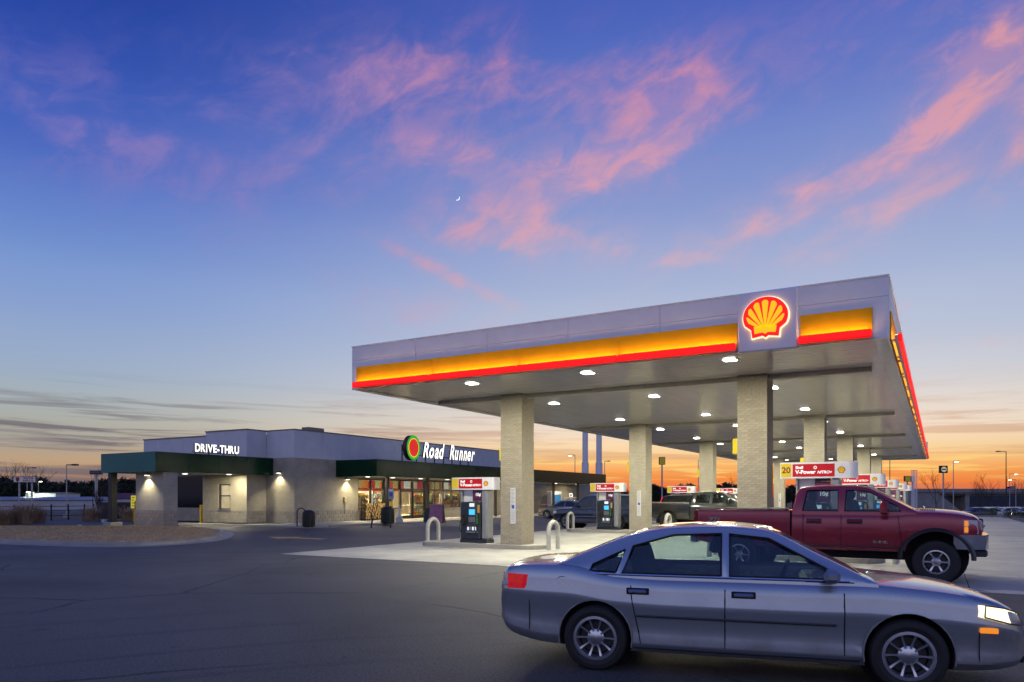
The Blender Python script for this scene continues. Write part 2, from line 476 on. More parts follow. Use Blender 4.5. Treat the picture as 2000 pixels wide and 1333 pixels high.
# ------------------------------------------------------------------ ground
def asphalt_mat():
    m, nt, bs = new_mat('asphalt')
    t = nt.nodes.new('ShaderNodeTexCoord'); ob = t.outputs['Object']
    big = nnoise(nt, .16, 5, .6, ob, .6); mid = nnoise(nt, 1.1, 5, .6, ob); grit = nnoise(nt, 34, 5, .75, ob); stone = nnoise(nt, 120, 2, .6, ob)
    c = nramp(nt, big, [(.32, (.058, .056, .055)), (.68, (.120, .115, .110))])
    c = nmix(nt, 1.0, c, nramp(nt, mid, [(.25, (.78, .78, .78)), (.75, (1.14, 1.14, 1.14))]), 'MULTIPLY')
    c = nmix(nt, 1.0, c, nramp(nt, grit, [(.38, (.45, .45, .45)), (.62, (1.55, 1.55, 1.55))]), 'MULTIPLY')
    c = nmix(nt, nmath(nt, 'MULTIPLY', nramp(nt, stone, [(.62, (0, 0, 0)), (.70, (1, 1, 1))]), .6), c, (.30, .28, .26))
    # tyre tracks worn by turning traffic and a few dark leaks
    st = nnoise(nt, .5, 3, .5, ob, 2.2)
    c = nmix(nt, nmath(nt, 'MULTIPLY', nramp(nt, st, [(.60, (0, 0, 0)), (.72, (1, 1, 1))]), .3), c, (.045, .045, .048))
    # cracks: edges of very large warped cells, present only here and there
    wv = nt.nodes.new('ShaderNodeMix'); wv.data_type = 'VECTOR'; wv.inputs[0].default_value = .06
    nz = nt.nodes.new('ShaderNodeTexNoise'); nz.inputs['Scale'].default_value = .9; nz.inputs['Detail'].default_value = 6
    nt.links.new(ob, nz.inputs['Vector']); nt.links.new(ob, wv.inputs[4]); nt.links.new(nz.outputs['Color'], wv.inputs[5])
    vo = nt.nodes.new('ShaderNodeTexVoronoi'); vo.feature = 'DISTANCE_TO_EDGE'; vo.inputs['Scale'].default_value = .17
    add = nt.nodes.new('ShaderNodeVectorMath'); add.operation = 'SCALE'; add.inputs['Scale'].default_value = 1.0
    off = nt.nodes.new('ShaderNodeVectorMath'); off.operation = 'MULTIPLY_ADD'
    off.inputs[1].default_value = (.55, .55, 0); nt.links.new(nz.outputs['Color'], off.inputs[0]); nt.links.new(ob, off.inputs[2])
    nt.links.new(off.outputs[0], vo.inputs['Vector'])
    cr = nramp(nt, vo.outputs['Distance'], [(.003, (1, 1, 1)), (.0085, (0, 0, 0))])
    gate = nramp(nt, nnoise(nt, .22, 2, .5, ob), [(.40, (0, 0, 0)), (.50, (1, 1, 1))])
    crk = nmix(nt, 1.0, cr, gate, 'MULTIPLY')
    c = nmix(nt, nmath(nt, 'MULTIPLY', crk, .75), c, (.014, .014, .015))
    # oil drips and a few rubbed tyre arcs
    oil = nnoise(nt, 1.9, 3, .5, ob, .8)
    c = nmix(nt, nmath(nt, 'MULTIPLY', nramp(nt, oil, [(.68, (0, 0, 0)), (.76, (1, 1, 1))]), .55), c, (.03, .028, .026))
    arc = nt.nodes.new('ShaderNodeTexWave'); arc.wave_type = 'RINGS'; arc.rings_direction = 'Z'; arc.inputs['Scale'].default_value = .22; arc.inputs['Distortion'].default_value = 5.0; arc.inputs['Detail'].default_value = 2.0; arc.inputs['Detail Scale'].default_value = .25
    nt.links.new(ob, arc.inputs['Vector'])
    ag = nmix(nt, 1.0, nramp(nt, arc.outputs['Fac'], [(.93, (0, 0, 0)), (.99, (1, 1, 1))]), nramp(nt, nnoise(nt, .13, 3, .5, ob), [(.45, (0, 0, 0)), (.6, (1, 1, 1))]), 'MULTIPLY')
    c = nmix(nt, nmath(nt, 'MULTIPLY', ag, .35), c, (.04, .038, .036))
    nt.links.new(c, bs.inputs['Base Color'])
    nt.links.new(nmath(nt, 'ADD', nmath(nt, 'MULTIPLY', mid, .22), .52), bs.inputs['Roughness'])
    bs.inputs['Specular IOR Level'].default_value = .45
    h = nmath(nt, 'SUBTRACT', nmath(nt, 'ADD', grit, nmath(nt, 'MULTIPLY', stone, .6)), nmath(nt, 'MULTIPLY', crk, 1.5))
    nbump(nt, h, .8, .016, bs)
    return m
M_ASPH = asphalt_mat()
def concrete_mat(name, c0, c1, stain=.4, rand=.0):
    m, nt, bs = new_mat(name)
    t = nt.nodes.new('ShaderNodeTexCoord'); ob = t.outputs['Object']
    c = nramp(nt, nnoise(nt, .8, 6, .62, ob), [(.28, c0), (.72, c1)])
    c = nmix(nt, 1.0, c, nramp(nt, nnoise(nt, 45, 3, .6, ob), [(.3, (.88, .88, .88)), (.7, (1.08, 1.08, 1.08))]), 'MULTIPLY')
    c = nmix(nt, nmath(nt, 'MULTIPLY', nramp(nt, nnoise(nt, .45, 5, .65, ob, 1.2), [(.55, (0, 0, 0)), (.75, (1, 1, 1))]), stain), c, (.07, .065, .06))
    if rand:
        oi = nt.nodes.new('ShaderNodeObjectInfo')
        v = nt.nodes.new('ShaderNodeVectorMath'); v.operation = 'SCALE'
        nt.links.new(c, v.inputs[0]); nt.links.new(nmath(nt, 'ADD', nmath(nt, 'MULTIPLY', oi.outputs['Random'], rand), 1 - rand / 2), v.inputs['Scale']); c = v.outputs[0]
    nt.links.new(c, bs.inputs['Base Color'])
    bs.inputs['Roughness'].default_value = .72
    nbump(nt, nnoise(nt, 60, 4, .6, ob), .3, .008, bs)
    return m
M_CONC = concrete_mat('concrete', (.26, .25, .23), (.38, .365, .33))
M_SLAB = concrete_mat('forecourt concrete', (.34, .33, .30), (.50, .485, .44), .6, .2)
M_KERB = concrete_mat('kerb concrete', (.28, .265, .235), (.40, .38, .335), .3, .12)
M_DIRT = mat('dry earth', (.085, .068, .05), .9, var=.35, scale=.35, bump=.4, bscale=4)
M_LAWN = mat('dormant turf', (.50, .33, .15), .95, var=.38, scale=1.7, bump=.7, bscale=14)

g = MB(); g.add([(-3500, -600, -2.3), (3500, -600, -2.3), (3500, 5200, -2.3), (-3500, 5200, -2.3)], [(0, 1, 2, 3)])
tag(g.build('ground', M_DIRT), kind='structure')
# the lot lies a little above the land beyond it
lot = [(-100, -45), (75, -45), (75, 76), (-100, 96)]
g = MB()
g.add([(x, y, 0) for x, y in lot] + [(x + (-14 if x < 0 else 14), y + (-14 if y < 0 else 12), -2.35) for x, y in lot],
      [(0, 1, 2, 3)] + [(i, i + 4, (i + 1) % 4 + 4, (i + 1) % 4) for i in range(4)])
tag(g.build('parking_lot', M_ASPH), kind='structure')

fd = MB(); q_ = [on_z(-260, 1019), on_z(60, 1018.5), on_z(262, 1013.5), on_z(262, 1001), on_z(-500, 1001)]
fd.add([(p.x, p.y, .006) for p in q_], [(0, 1, 2, 3, 4)])
tag(fd.build('field', M_DIRT), kind='structure')
# forecourt of poured slabs under the canopy
fc = MB(); fc.box(-17.4, 5.0, 15.9, 75.9, -.05, .004)
fore = tag(fc.build('forecourt', mat('joint filler', (.06, .058, .055), .9)), kind='structure')
sw, sl = 22.4 / 5, 60.0 / 13
sm = MB(); sm.cbox(-sw / 2 + .009, sw / 2 - .009, -sl / 2 + .009, sl / 2 - .009, -.02, .0, .006)
smo = None
for i in range(5):
    for j in range(13):
        if smo is None:
            smo = sm.build('slab', M_SLAB, fore)
            o = smo
        else:
            o = link('slab', smo.data, fore)
        o.location = (-17.4 + sw * (i + .5), 15.9 + sl * (j + .5), .012 + random.uniform(-.001, .001))

# pavement along the store, kerb in lengths
pv = MB()
pv.prism([(-34.6, 32.76), (-36.4, 30.0), (-41.5, 30.0), (-41.5, 29.75), (-36.0, 29.75), (-31.2, 30.2), (-30.3, 31.2), (-30.2, 34.0), (-29.5, 35.2), (-29.5, 84), (-34.6, 84)], 'z', -.02, .12)
pave = tag(pv.build('pavement', M_CONC), kind='structure')
def kerb_run(pts, parent, w=.16, z1=.13, step=2.4, gut=True):
    """kerb stones laid along a line, joints open by a few millimetres"""
    for a, b in zip(pts[:-1], pts[1:]):
        a, b = Vector(a), Vector(b)
        L = (b - a).length
        n = max(1, round(L / step))
        d = (b - a) / n
        ang = math.atan2(d.y, d.x)
        me = None
        for k in range(n):
            m_ = MB(); l2 = d.length / 2 - .004
            m_.prism([(-w / 2, -.05), (w / 2, -.05), (w / 2, z1 - .03), (w / 2 - .03, z1), (-w / 2, z1)], 'x', -l2, l2)
            if me is None:
                o = m_.build('kerb_stone', M_KERB, parent); me = o.data
            else:
                o = link('kerb_stone', me, parent)
            p = a + d * (k + .5)
            o.location = (p.x, p.y, 0); o.rotation_euler = (0, 0, ang + PI)
kerb_run([(-41.5, 29.67), (-36.0, 29.67), (-31.15, 30.12), (-30.22, 31.2), (-30.12, 34.0), (-29.42, 35.2), (-29.42, 84)], pave, z1=.125)

# lawn island with kerb and gutter
def spline(pts, per=6):
    pts = [Vector((p[0], p[1], 0)) for p in pts]
    n = len(pts); out = []
    for i in range(n):
        p0, p1, p2, p3 = pts[i - 1], pts[i], pts[(i + 1) % n], pts[(i + 2) % n]
        for k in range(per):
            t = k / per
            out.append(.5 * ((2 * p1) + (p2 - p0) * t + (2 * p0 - 5 * p1 + 4 * p2 - p3) * t * t + (3 * p1 - p0 - 3 * p2 + p3) * t ** 3))
    return out
ISL = spline([(-27.3, 22.2), (-24.9, 19.6), (-23.9, 17.0), (-24.6, 15.2), (-27.8, 14.3), (-33, 13.6), (-44, 12.5), (-58, 13), (-60, 17), (-50, 20.2), (-42.0, 23.6), (-39, 25.6), (-34.6, 26.2), (-30.6, 24.7)], 6)
def inset(poly, d):
    out = []; n = len(poly)
    for i in range(n):
        t = (poly[(i + 1) % n] - poly[i - 1]).normalized()
        out.append(poly[i] + Vector((-t.y, t.x, 0)) * d)
    return out
area = sum(ISL[i].x * ISL[(i + 1) % len(ISL)].y - ISL[(i + 1) % len(ISL)].x * ISL[i].y for i in range(len(ISL)))
if area < 0: ISL.reverse()
gut, k0, k1, lw = ISL, inset(ISL, .42), inset(ISL, .60), inset(ISL, .62)
N = len(ISL)
g = MB()
cz = lambda p: .10 + .10 * max(0, 1 - ((p.x + 33) / 16) ** 2)
cen = Vector((-36, 18.6, 0))
rings = [[q + (cen - q) * f for q in lw] for f in (0, .12, .3, .55, .8)]
vs = [(q.x, q.y, .10 + .16 * (1 - (1 - f) ** 2)) for ring, f in zip(rings, (0, .12, .3, .55, .8)) for q in ring] + [(cen.x, cen.y, .27)]
fs = [(i * N + j, i * N + (j + 1) % N, (i + 1) * N + (j + 1) % N, (i + 1) * N + j) for i in range(4) for j in range(N)] + [(4 * N + j, 4 * N + (j + 1) % N, 5 * N) for j in range(N)]
g.add(vs, fs)
lawn = tag(g.build('lawn_island', M_LAWN, smooth=True), kind='structure')
kb = MB()
for j in range(N):
    a = [gut[j], k0[j], k1[j]]; b = [gut[(j + 1) % N], k0[(j + 1) % N], k1[(j + 1) % N]]
    gp = .0 if j % 3 else .004
    prof = [(0, .006), (1, .03), (1, .13), (2, .15), (2, -.02)]
    va = [(a[i].x, a[i].y, z) for i, z in prof]; vb = [(b[i].x + (a[i].x - b[i].x) * gp, b[i].y + (a[i].y - b[i].y) * gp, z) for i, z in prof]
    kb.add(va + vb, [(i, i + 5, i + 6, i + 1) for i in range(4)])
tag(kb.build('kerb', M_KERB, smooth=30.0), kind='structure')
def lawn_z(x, y):
    p = Vector((x, y, 0))
    return .2
# dead grass blades over the lawn
def inside(p, poly):
    c = False; n = len(poly); j = n - 1
    for i in range(n):
        if (poly[i].y > p[1]) != (poly[j].y > p[1]) and p[0] < (poly[j].x - poly[i].x) * (p[1] - poly[i].y) / (poly[j].y - poly[i].y) + poly[i].x:
            c = not c
        j = i
    return c
gb = MB()
rs = random.Random(3)
from mathutils.bvhtree import BVHTree
bvh = BVHTree.FromPolygons([v.co for v in lawn.data.vertices], [tuple(p.vertices) for p in lawn.data.polygons])
cnt = 0
while cnt < 30000:
    x, y = rs.uniform(-46, -23.5), rs.uniform(12, 26.4)
    if not inside((x, y), lw): continue
    hit = bvh.ray_cast(Vector((x, y, 5)), Vector((0, 0, -1)))[0]
    if hit is None: continue
    cnt += 1
    a = rs.uniform(0, 2 * PI); h = rs.uniform(.02, .075); w = rs.uniform(.006, .013)
    lx, ly = rs.uniform(-.05, .05), rs.uniform(-.05, .05)
    gb.mi = rs.choice((0, 0, 1, 1, 2))
    gb.add([(x - w * math.cos(a), y - w * math.sin(a), hit.z - .005), (x + w * math.cos(a), y + w * math.sin(a), hit.z - .005), (x + lx, y + ly, hit.z + h)], [(0, 1, 2)])
go = gb.build('grass', [mat('straw grass', (.62, .44, .22), .9), mat('brown grass', (.42, .26, .11), .9), mat('olive grass', (.24, .22, .11), .9)], fix=False)
tag(go, 'dormant straw coloured grass on the kerbed island', 'grass', kind='stuff')

# painted markings
M_YEL = mat('yellow road paint', (.62, .40, .06), .7, var=.3, scale=9)
M_WHT = mat('white road paint', (.62, .61, .58), .7, var=.25, scale=9)
M_BLU = mat('blue road paint', (.03, .10, .34), .7, var=.3, scale=9)
def mark(name, poly, m_, z=.008):
    b = MB(); b.add([(p[0], p[1], z) for p in poly], [tuple(range(len(poly)))])
    return tag(b.build(name, m_), kind='structure')
ax, ay = -23.6, 22.4
mark('lane_arrow', [(ax + 1.6, ay - .22), (ax - .2, ay - .22), (ax - .2, ay - .75), (ax - 1.7, ay), (ax - .2, ay + .75), (ax - .2, ay + .22), (ax + 1.6, ay + .22)], M_YEL)
for k in range(9):
    y = 36.2 + 2.75 * k
    mark('parking_line', [(-29.2, y), (-24.2, y), (-24.2, y + .11), (-29.2, y + .11)], M_WHT)
mark('accessible_bay', [(-29.2, 36.5), (-27.9, 36.5), (-27.9, 38.6), (-29.2, 38.6)], M_BLU, .009)

# ------------------------------------------------------------------ shared materials
M_WHITE = mat('white panel', (.84, .85, .87), .38, var=.04, scale=2)
M_YBAND = mat('yellow fascia vinyl', (.84, .40, .004), .62, var=.05, scale=2, spec=.12)
M_RED = glow('red light bar', (1.0, .004, .002), 1.0)
M_SOF = mat('soffit metal', (.80, .775, .69), .17, metal=.1, var=.05, scale=1.2, rand=.06)
M_BEAM = mat('canopy beam steel', (.40, .37, .32), .55, var=.15)
M_BLACK = mat('black metal', (.012, .012, .013), .45, var=.3)
M_DGREY = mat('dark grey plastic', (.035, .036, .04), .5, var=.2)
M_STEEL = mat('brushed steel', (.52, .53, .54), .32, metal=.9, var=.1)
M_GALV = mat('galvanised steel', (.42, .43, .44), .5, metal=.6, var=.2, scale=12)
M_SAFE = mat('safety yellow paint', (.72, .46, .02), .5, var=.15)
M_BRICK = brick_mat('tan brick', (.38, .34, .265), (.44, .40, .315), (.31, .285, .235), .203, .0677, .009)
M_CMU = mat('split block', (.30, .275, .235), .9, var=.22, scale=11, bump=.8, bscale=45, rand=.25)
M_MORTAR = mat('mortar', (.27, .25, .21), .95, var=.15, scale=20, bump=.4, bscale=60)
M_TANB = mat('tan brick unit', (.36, .32, .245), .88, var=.14, scale=14, bump=.5, bscale=55, rand=.22)
M_SHRED = glow('shell red', (1.0, .006, .004), 1.0)
M_SHYEL = glow('shell yellow', (1.0, .50, .002), 1.0)
M_SHWHT = glow('shell halo', (1.0, .72, .42), 1.6)
M_PLYEL = mat('printed yellow', (.80, .52, .03), .4, var=.05)
M_PLRED = mat('printed red', (.55, .012, .02), .4, var=.05)
M_PLWHT = mat('printed white', (.80, .80, .79), .4, var=.04)

def shell_poly(s, grow=0.0):
    pts = []
    for i in range(29):
        a = R(-25 + 230 * i / 28)
        pts.append(((1.0 + grow) * math.cos(a) * 1.04, (.93 + grow) * math.sin(a) + .02))
    g_ = grow
    pts += [(-.66 - g_ * .6, -.60 - g_ * .5), (-.61 - g_, -.98 - g_), (-.13, -.90 - g_), (0, -1.0 - g_), (.13, -.90 - g_), (.61 + g_, -.98 - g_), (.66 + g_ * .6, -.60 - g_ * .5)]
    return [(x * s, y * s) for x, y in pts]
def shell_rays(s):
    c = Vector((0, -.70)); out = []
    a0, a1 = R(27), R(153)
    n = 7
    for k in range(n):
        m0 = a0 + (a1 - a0) * k / n; m1 = a0 + (a1 - a0) * (k + 1) / n
        gap = R(2.7)
        poly = []
        def edge(a):  # distance from c to the inner arc (scaled ellipse) along a
            lo, hi = 0, 2.2
            for _ in range(24):
                mid = (lo + hi) / 2
                x, y = c.x + math.cos(a) * mid, c.y + math.sin(a) * mid
                if (x / .86) ** 2 + ((y - .0) / .78) ** 2 > 1 : hi = mid
                else: lo = mid
            return lo
        am = (m0 + m1) / 2
        e0, e1, em = edge(m0 + gap), edge(m1 - gap), edge(am)
        r0 = .22
        for a, e in ((m0, r0), (m0 + gap, e0 * .95), (m0 + gap * 1.8, e0 * .995), (am, em * 1.015), (m1 - gap * 1.8, e1 * .995), (m1 - gap, e1 * .95), (m1, r0)):
            poly.append(((c.x + math.cos(a) * e) * s, (c.y + math.sin(a) * e) * s))
        out.append(poly)
    out.append([(x * s, y * s) for x, y in ((-.53, -.46), (-.49, -.80), (-.13, -.76), (0, -.84), (.13, -.76), (.49, -.80), (.53, -.46), (.3, -.42), (0, -.40), (-.3, -.42))])
    return out
def shell_emblem(parent, x, y, z, s, lit=True, face='-y'):
    """halo, red scallop and yellow ribs in front of a panel that faces -Y (or +X)"""
    sg = 1 if face == '-y' else -1
    def pz(poly, d0, d1, m_, nm):
        b = MB()
        if face == '-y': b.prism([(x + p, z + q) for p, q in poly], 'y', y - d1, y - d0)
        else: b.prism([(y + p, z + q) for p, q in poly], 'x', x + d0, x + d1)
        return b.build(nm, m_, parent)
    if lit:
        pz(shell_poly(s, .05), .0, .05, M_SHWHT, 'emblem_backlight')
    pz(shell_poly(s), .02 if lit else .0, .11 if lit else .012, M_SHRED if lit else M_PLRED, 'emblem_scallop')
    b = MB()
    for poly in shell_rays(s):
        d0, d1 = (.111, .125) if lit else (.0125, .018)
        if face == '-y': b.prism([(x + p, z + q) for p, q in poly], 'y', y - d1, y - d0)
        else: b.prism([(y + p, z + q) for p, q in poly], 'x', x + d0, x + d1)
    b.build('emblem_ribs', M_SHYEL if lit else M_PLYEL, parent)

# ------------------------------------------------------------------ canopy
CU0, CU1, CV0, CV1, ZB, ZT = -16.17, -0.92, 17.73, 76.7, 5.2, 6.51
can = thing('fuel_canopy', 'long white flat fuel canopy with yellow band, red light bar and shell emblem', 'canopy', (0, 0, 0))
b = MB(); b.box(CU0 + .06, CU1 - .06, CV0 + .06, CV1 - .06, ZB + .06, ZT - .25); b.build('roof_deck', M_GALV, can)
# front and rear fascia panels
def fascia(axis, fixed, a0, a1, n, out, seam=.010):
    L = (a1 - a0) / n
    for k in range(n):
        for (z0, z1) in ((ZB, 6.08), (6.087, ZT)):
            p = MB()
            lo, hi = a0 + L * k + seam / 2, a0 + L * (k + 1) - seam / 2
            t0, t1 = (fixed, fixed + .06 * out) if out > 0 else (fixed - .06, fixed)
            if axis == 'x': p.cbox(lo, hi, t0, t1, z0, z1, .004)
            else: p.cbox(t0, t1, lo, hi, z0, z1, .004)
            p.build('fascia_panel', M_WHITE, can)
fascia('x', CV0 + .06, CU0, CU1, 6, -1)
fascia('x', CV1 - .06, CU0, CU1, 6, 1)
fascia('y', CU1 - .06, CV0 + .06, CV1 - .06, 18, 1)
fascia('y', CU0 + .06, CV0 + .06, CV1 - .06, 18, -1)
b = MB()
for (x0, x1, y0, y1) in ((CU0 - .02, CU1 + .02, CV0 - .02, CV0 + .10), (CU0 - .02, CU1 + .02, CV1 - .10, CV1 + .02), (CU0 - .02, CU0 + .10, CV0 + .10, CV1 - .10), (CU1 - .10, CU1 + .02, CV0 + .10, CV1 - .10)):
    b.box(x0, x1, y0, y1, ZT, ZT + .03)
b.build('coping', M_WHITE, can)
# soffit pans running across the canopy
SP = .30
n = int((CV1 - CV0 - .5) / SP)
sp = MB(); sp.cbox(-(CU1 - CU0) / 2 + .30, (CU1 - CU0) / 2 - .30, -SP / 2 + .008, SP / 2 - .008, 0, .03, .007)
spo = None
for k in range(n):
    if spo is None: spo = sp.build('soffit_pan', M_SOF, can); o = spo
    else: o = link('soffit_pan', spo.data, can)
    o.location = ((CU0 + CU1) / 2, CV0 + .27 + SP * (k + .5), ZB + random.uniform(-.001, .001)); o.rotation_euler = (random.gauss(0, .004), 0, 0)
b = MB()
for (x0, x1, y0, y1) in ((CU0 + .0, CU0 + .29, CV0 + .25, CV1 - .25), (CU1 - .29, CU1, CV0 + .25, CV1 - .25), (CU0, CU1, CV0 + .001, CV0 + .25), (CU0, CU1, CV1 - .25, CV1 - .001)):
    b.box(x0, x1, y0, y1, ZB - .035, ZB - .001)
b.build('soffit_border', M_SOF, can)
COLV = [21.29 + 11.968 * k for k in range(5)]
for v in COLV:
    b = MB(); b.cbox(CU0 + .6, CU1 - .6, v + .30, v + .55, ZB - .13, ZB - .002, .01); b.build('cross_beam', M_BEAM, can)
# yellow band and red light bar, front: two stretches either side of the emblem panel
M_LED = glow('warm strip light', (1.0, .66, .25), 26.0)
def bar(axis, fixed, sgn, a0, a1, n):
    """yellow band panels, a red lens held off them and the strip light that washes the band"""
    L = (a1 - a0) / n
    def bx(lo, hi, d0, d1, z0, z1, c, m_, nm, grp=can):
        p = MB()
        t = sorted((fixed + sgn * d0, fixed + sgn * d1))
        if axis == 'x': p.cbox(lo, hi, t[0], t[1], z0, z1, c)
        else: p.cbox(t[0], t[1], lo, hi, z0, z1, c)
        return p.build(nm, m_, grp)
    for k in range(n):
        lo, hi = a0 + L * k + .003, a0 + L * (k + 1) - .003
        bx(lo, hi, .001, .03, 5.24, 5.86, .003, M_YBAND, 'yellow_band')
        rb = bx(lo - .02 if k == 0 else lo, hi, .16, .24, 5.185, 5.365, .03, M_RED, 'red_lens')
        bx(lo, hi, .10, .158, 5.20, 5.33, .004, M_GALV, 'lens_tray')
        bx(lo + .05, hi - .05, .105, .15, 5.331, 5.341, .002, M_LED, 'strip_light')
        for q in (lo + .3, hi - .3):
            bx(q - .02, q + .02, .031, .099, 5.24, 5.30, .002, M_GALV, 'bar_bracket')
bar('x', CV0, -1, -15.96, -4.10, 4)
bar('x', CV0, -1, -2.70, -1.22, 1)
bar('y', CU1, 1, CV0 + .55, CV1 - .4, 20)
# emblem panel
b = MB(); b.cbox(-4.06, -2.74, CV0 - .16, CV0 + .0, 5.12, 6.50, .03); b.build('emblem_panel', M_WHITE, can)
shell_emblem(can, -3.42, CV0 - .16, 5.88, .475)
b = MB(); b.cbox(CU1, CU1 + .14, CV1 - 2.4, CV1 - 1.0, 5.12, 6.6, .03); b.build('emblem_panel', M_WHITE, can)
# lamps in the soffit
lens = MB(); lens.cbox(-.15, .15, -.15, .15, -.03, -.008, .008)
M_LAMP = glow('lamp lens', (1.0, .95, .84), 20.0)
lens_o = None
la = bpy.data.lights.new('canopy_lamp_light', 'AREA'); la.shape = 'SQUARE'; la.size = .28; la.energy = 230; la.color = (1.0, .95, .73)
ULAMP = [(-12.2, 'over the store side pumps'), (-8.38, 'over the middle lane'), (-4.5, 'over the road side pumps')]
VLAMP = [18.65, 24.15, 30.65, 36.1, 42.6, 48.0, 54.55, 60.0, 66.5, 72.0]
ORD = ['first', 'second', 'third', 'fourth', 'fifth', 'sixth', 'seventh', 'eighth', 'ninth', 'tenth']
for (u, lab) in ULAMP:
    for k, v in enumerate(VLAMP):
        t = thing('canopy_light', 'square soffit lamp %s, %s from the emblem fascia' % (lab, ORD[k]), 'lamp', (u, v, ZB - .004), 0, 'lamps in the canopy soffit')
        if lens_o is None:
            lens_o = lens.build('lens', M_LAMP, t)
            fr = MB()
            for (x0, x1, y0, y1) in ((-.22, .22, -.22, -.152), (-.22, .22, .152, .22), (-.22, -.152, -.152, .152), (.152, .22, -.152, .152)): fr.box(x0, x1, y0, y1, -.02, -.006)
            fr_o = fr.build('frame', M_WHITE, t)
        else:
            link('lens', lens_o.data, t); link('frame', fr_o.data, t)
        lo = link('lamp_light', la, t); lo.location = (0, 0, -.05)

# columns of tan brick
CW, CD, COURSE, BW = .824, .852, .0677, .203
bricks = {}
def brick_mesh(w, d):
    key = (round(w, 3), d)
    if key not in bricks:
        b_ = MB(); b_.cbox(-w / 2, w / 2, -.011, .012, -COURSE / 2 + .004, COURSE / 2 - .004, .003)
        o_ = b_.build('brick', M_TANB); bricks[key] = o_.data; bpy.data.objects.remove(o_)
    return bricks[key]
def column(u, v, row, k, detailed):
    where = ('nearer the store', 'farther from the store')[row]
    t = thing('canopy_column', 'square tan brick canopy column in the row %s, %s behind the emblem fascia' % (where, ORD[k]), 'column', (u, v, 0), 0, 'brick columns under the canopy')
    top = ZB - (.0 if not detailed else .0) - .004
    if not detailed:
        b_ = MB(); b_.cbox(0, CW, 0, CD, .0, top, .006); b_.build('shaft', M_BRICK, t)
    else:
        b_ = MB(); b_.box(.011, CW - .011, .011, CD - .011, 0, top); b_.build('shaft', M_MORTAR, t)
        nc = int(top / COURSE); made = 0; rest = MB()
        for c in range(nc):
            z = COURSE * (c + .5)
            for face in range(2):
                W = CW if face == 0 else CD
                cuts = [0]
                x = BW / 2 if (c + face) % 2 else BW
                while x < W - .05: cuts.append(x); x += BW
                cuts.append(W)
                for a, b2 in zip(cuts[:-1], cuts[1:]):
                    if b2 - a < .06: continue
                    j = random.uniform(-.0015, .0015); w_ = b2 - a - .009
                    if made < 298 and face == 0 and z > .1:
                        o = link('brick', brick_mesh(w_, 0), t); made += 1
                        o.location = ((a + b2) / 2, .0 + .011 + j, z)
                    elif face == 0: rest.cbox(a + .0045, b2 - .0045, j, .023 + j, z - COURSE / 2 + .004, z + COURSE / 2 - .004, .003)
                    else: rest.cbox(CW - .023 + j, CW + j, a + .0045, b2 - .0045, z - COURSE / 2 + .004, z + COURSE / 2 - .004, .003)
        ro = rest.build('brickwork', M_TANB, t, fix=False); ro['kind'] = 'stuff'
    b_ = MB(); b_.cbox(-.05, CW + .05, -.05, CD + .05, 0, .10, .02); b_.build('plinth', M_CONC, t)
    return t
for k, v in enumerate(COLV):
    column(-12.78, v, 0, k, k == 0)
    column(-4.94, v, 1, k, k == 0)

# ------------------------------------------------------------------ fuel pumps
M_PUMPW = mat('pump white enamel', (.76, .76, .76), .35, var=.05)
M_PUMPS = mat('pump silver', (.40, .41, .42), .35, metal=.6, var=.08)
M_PUMPD = mat('pump dark panel', (.02, .026, .04), .35, var=.15)
M_SCREEN = glow('pump screen', (.05, .42, .85), 1.3)
M_CARD = glow('price card', (.75, .85, 1.0), .8)
M_PURP = mat('purple banner', (.10, .015, .07), .5, var=.15)
M_SIGNR = glow('sign red', (.46, .004, .012), .55)
M_SIGNY = glow('sign yellow', (.68, .50, .02), .55)
M_SIGNW = mat('sign white', (.74, .74, .76), .4, var=.04, emit=(.75, .74, .74), es=.12)
M_LETW = glow('lit white lettering', (1.0, .97, .92), .75)
M_PRINTB = mat('printed dark red', (.22, .02, .01), .5)
M_RUB = mat('black rubber', (.014, .014, .015), .6, var=.3)
M_GREEN = mat('nozzle green', (.02, .16, .05), .4)
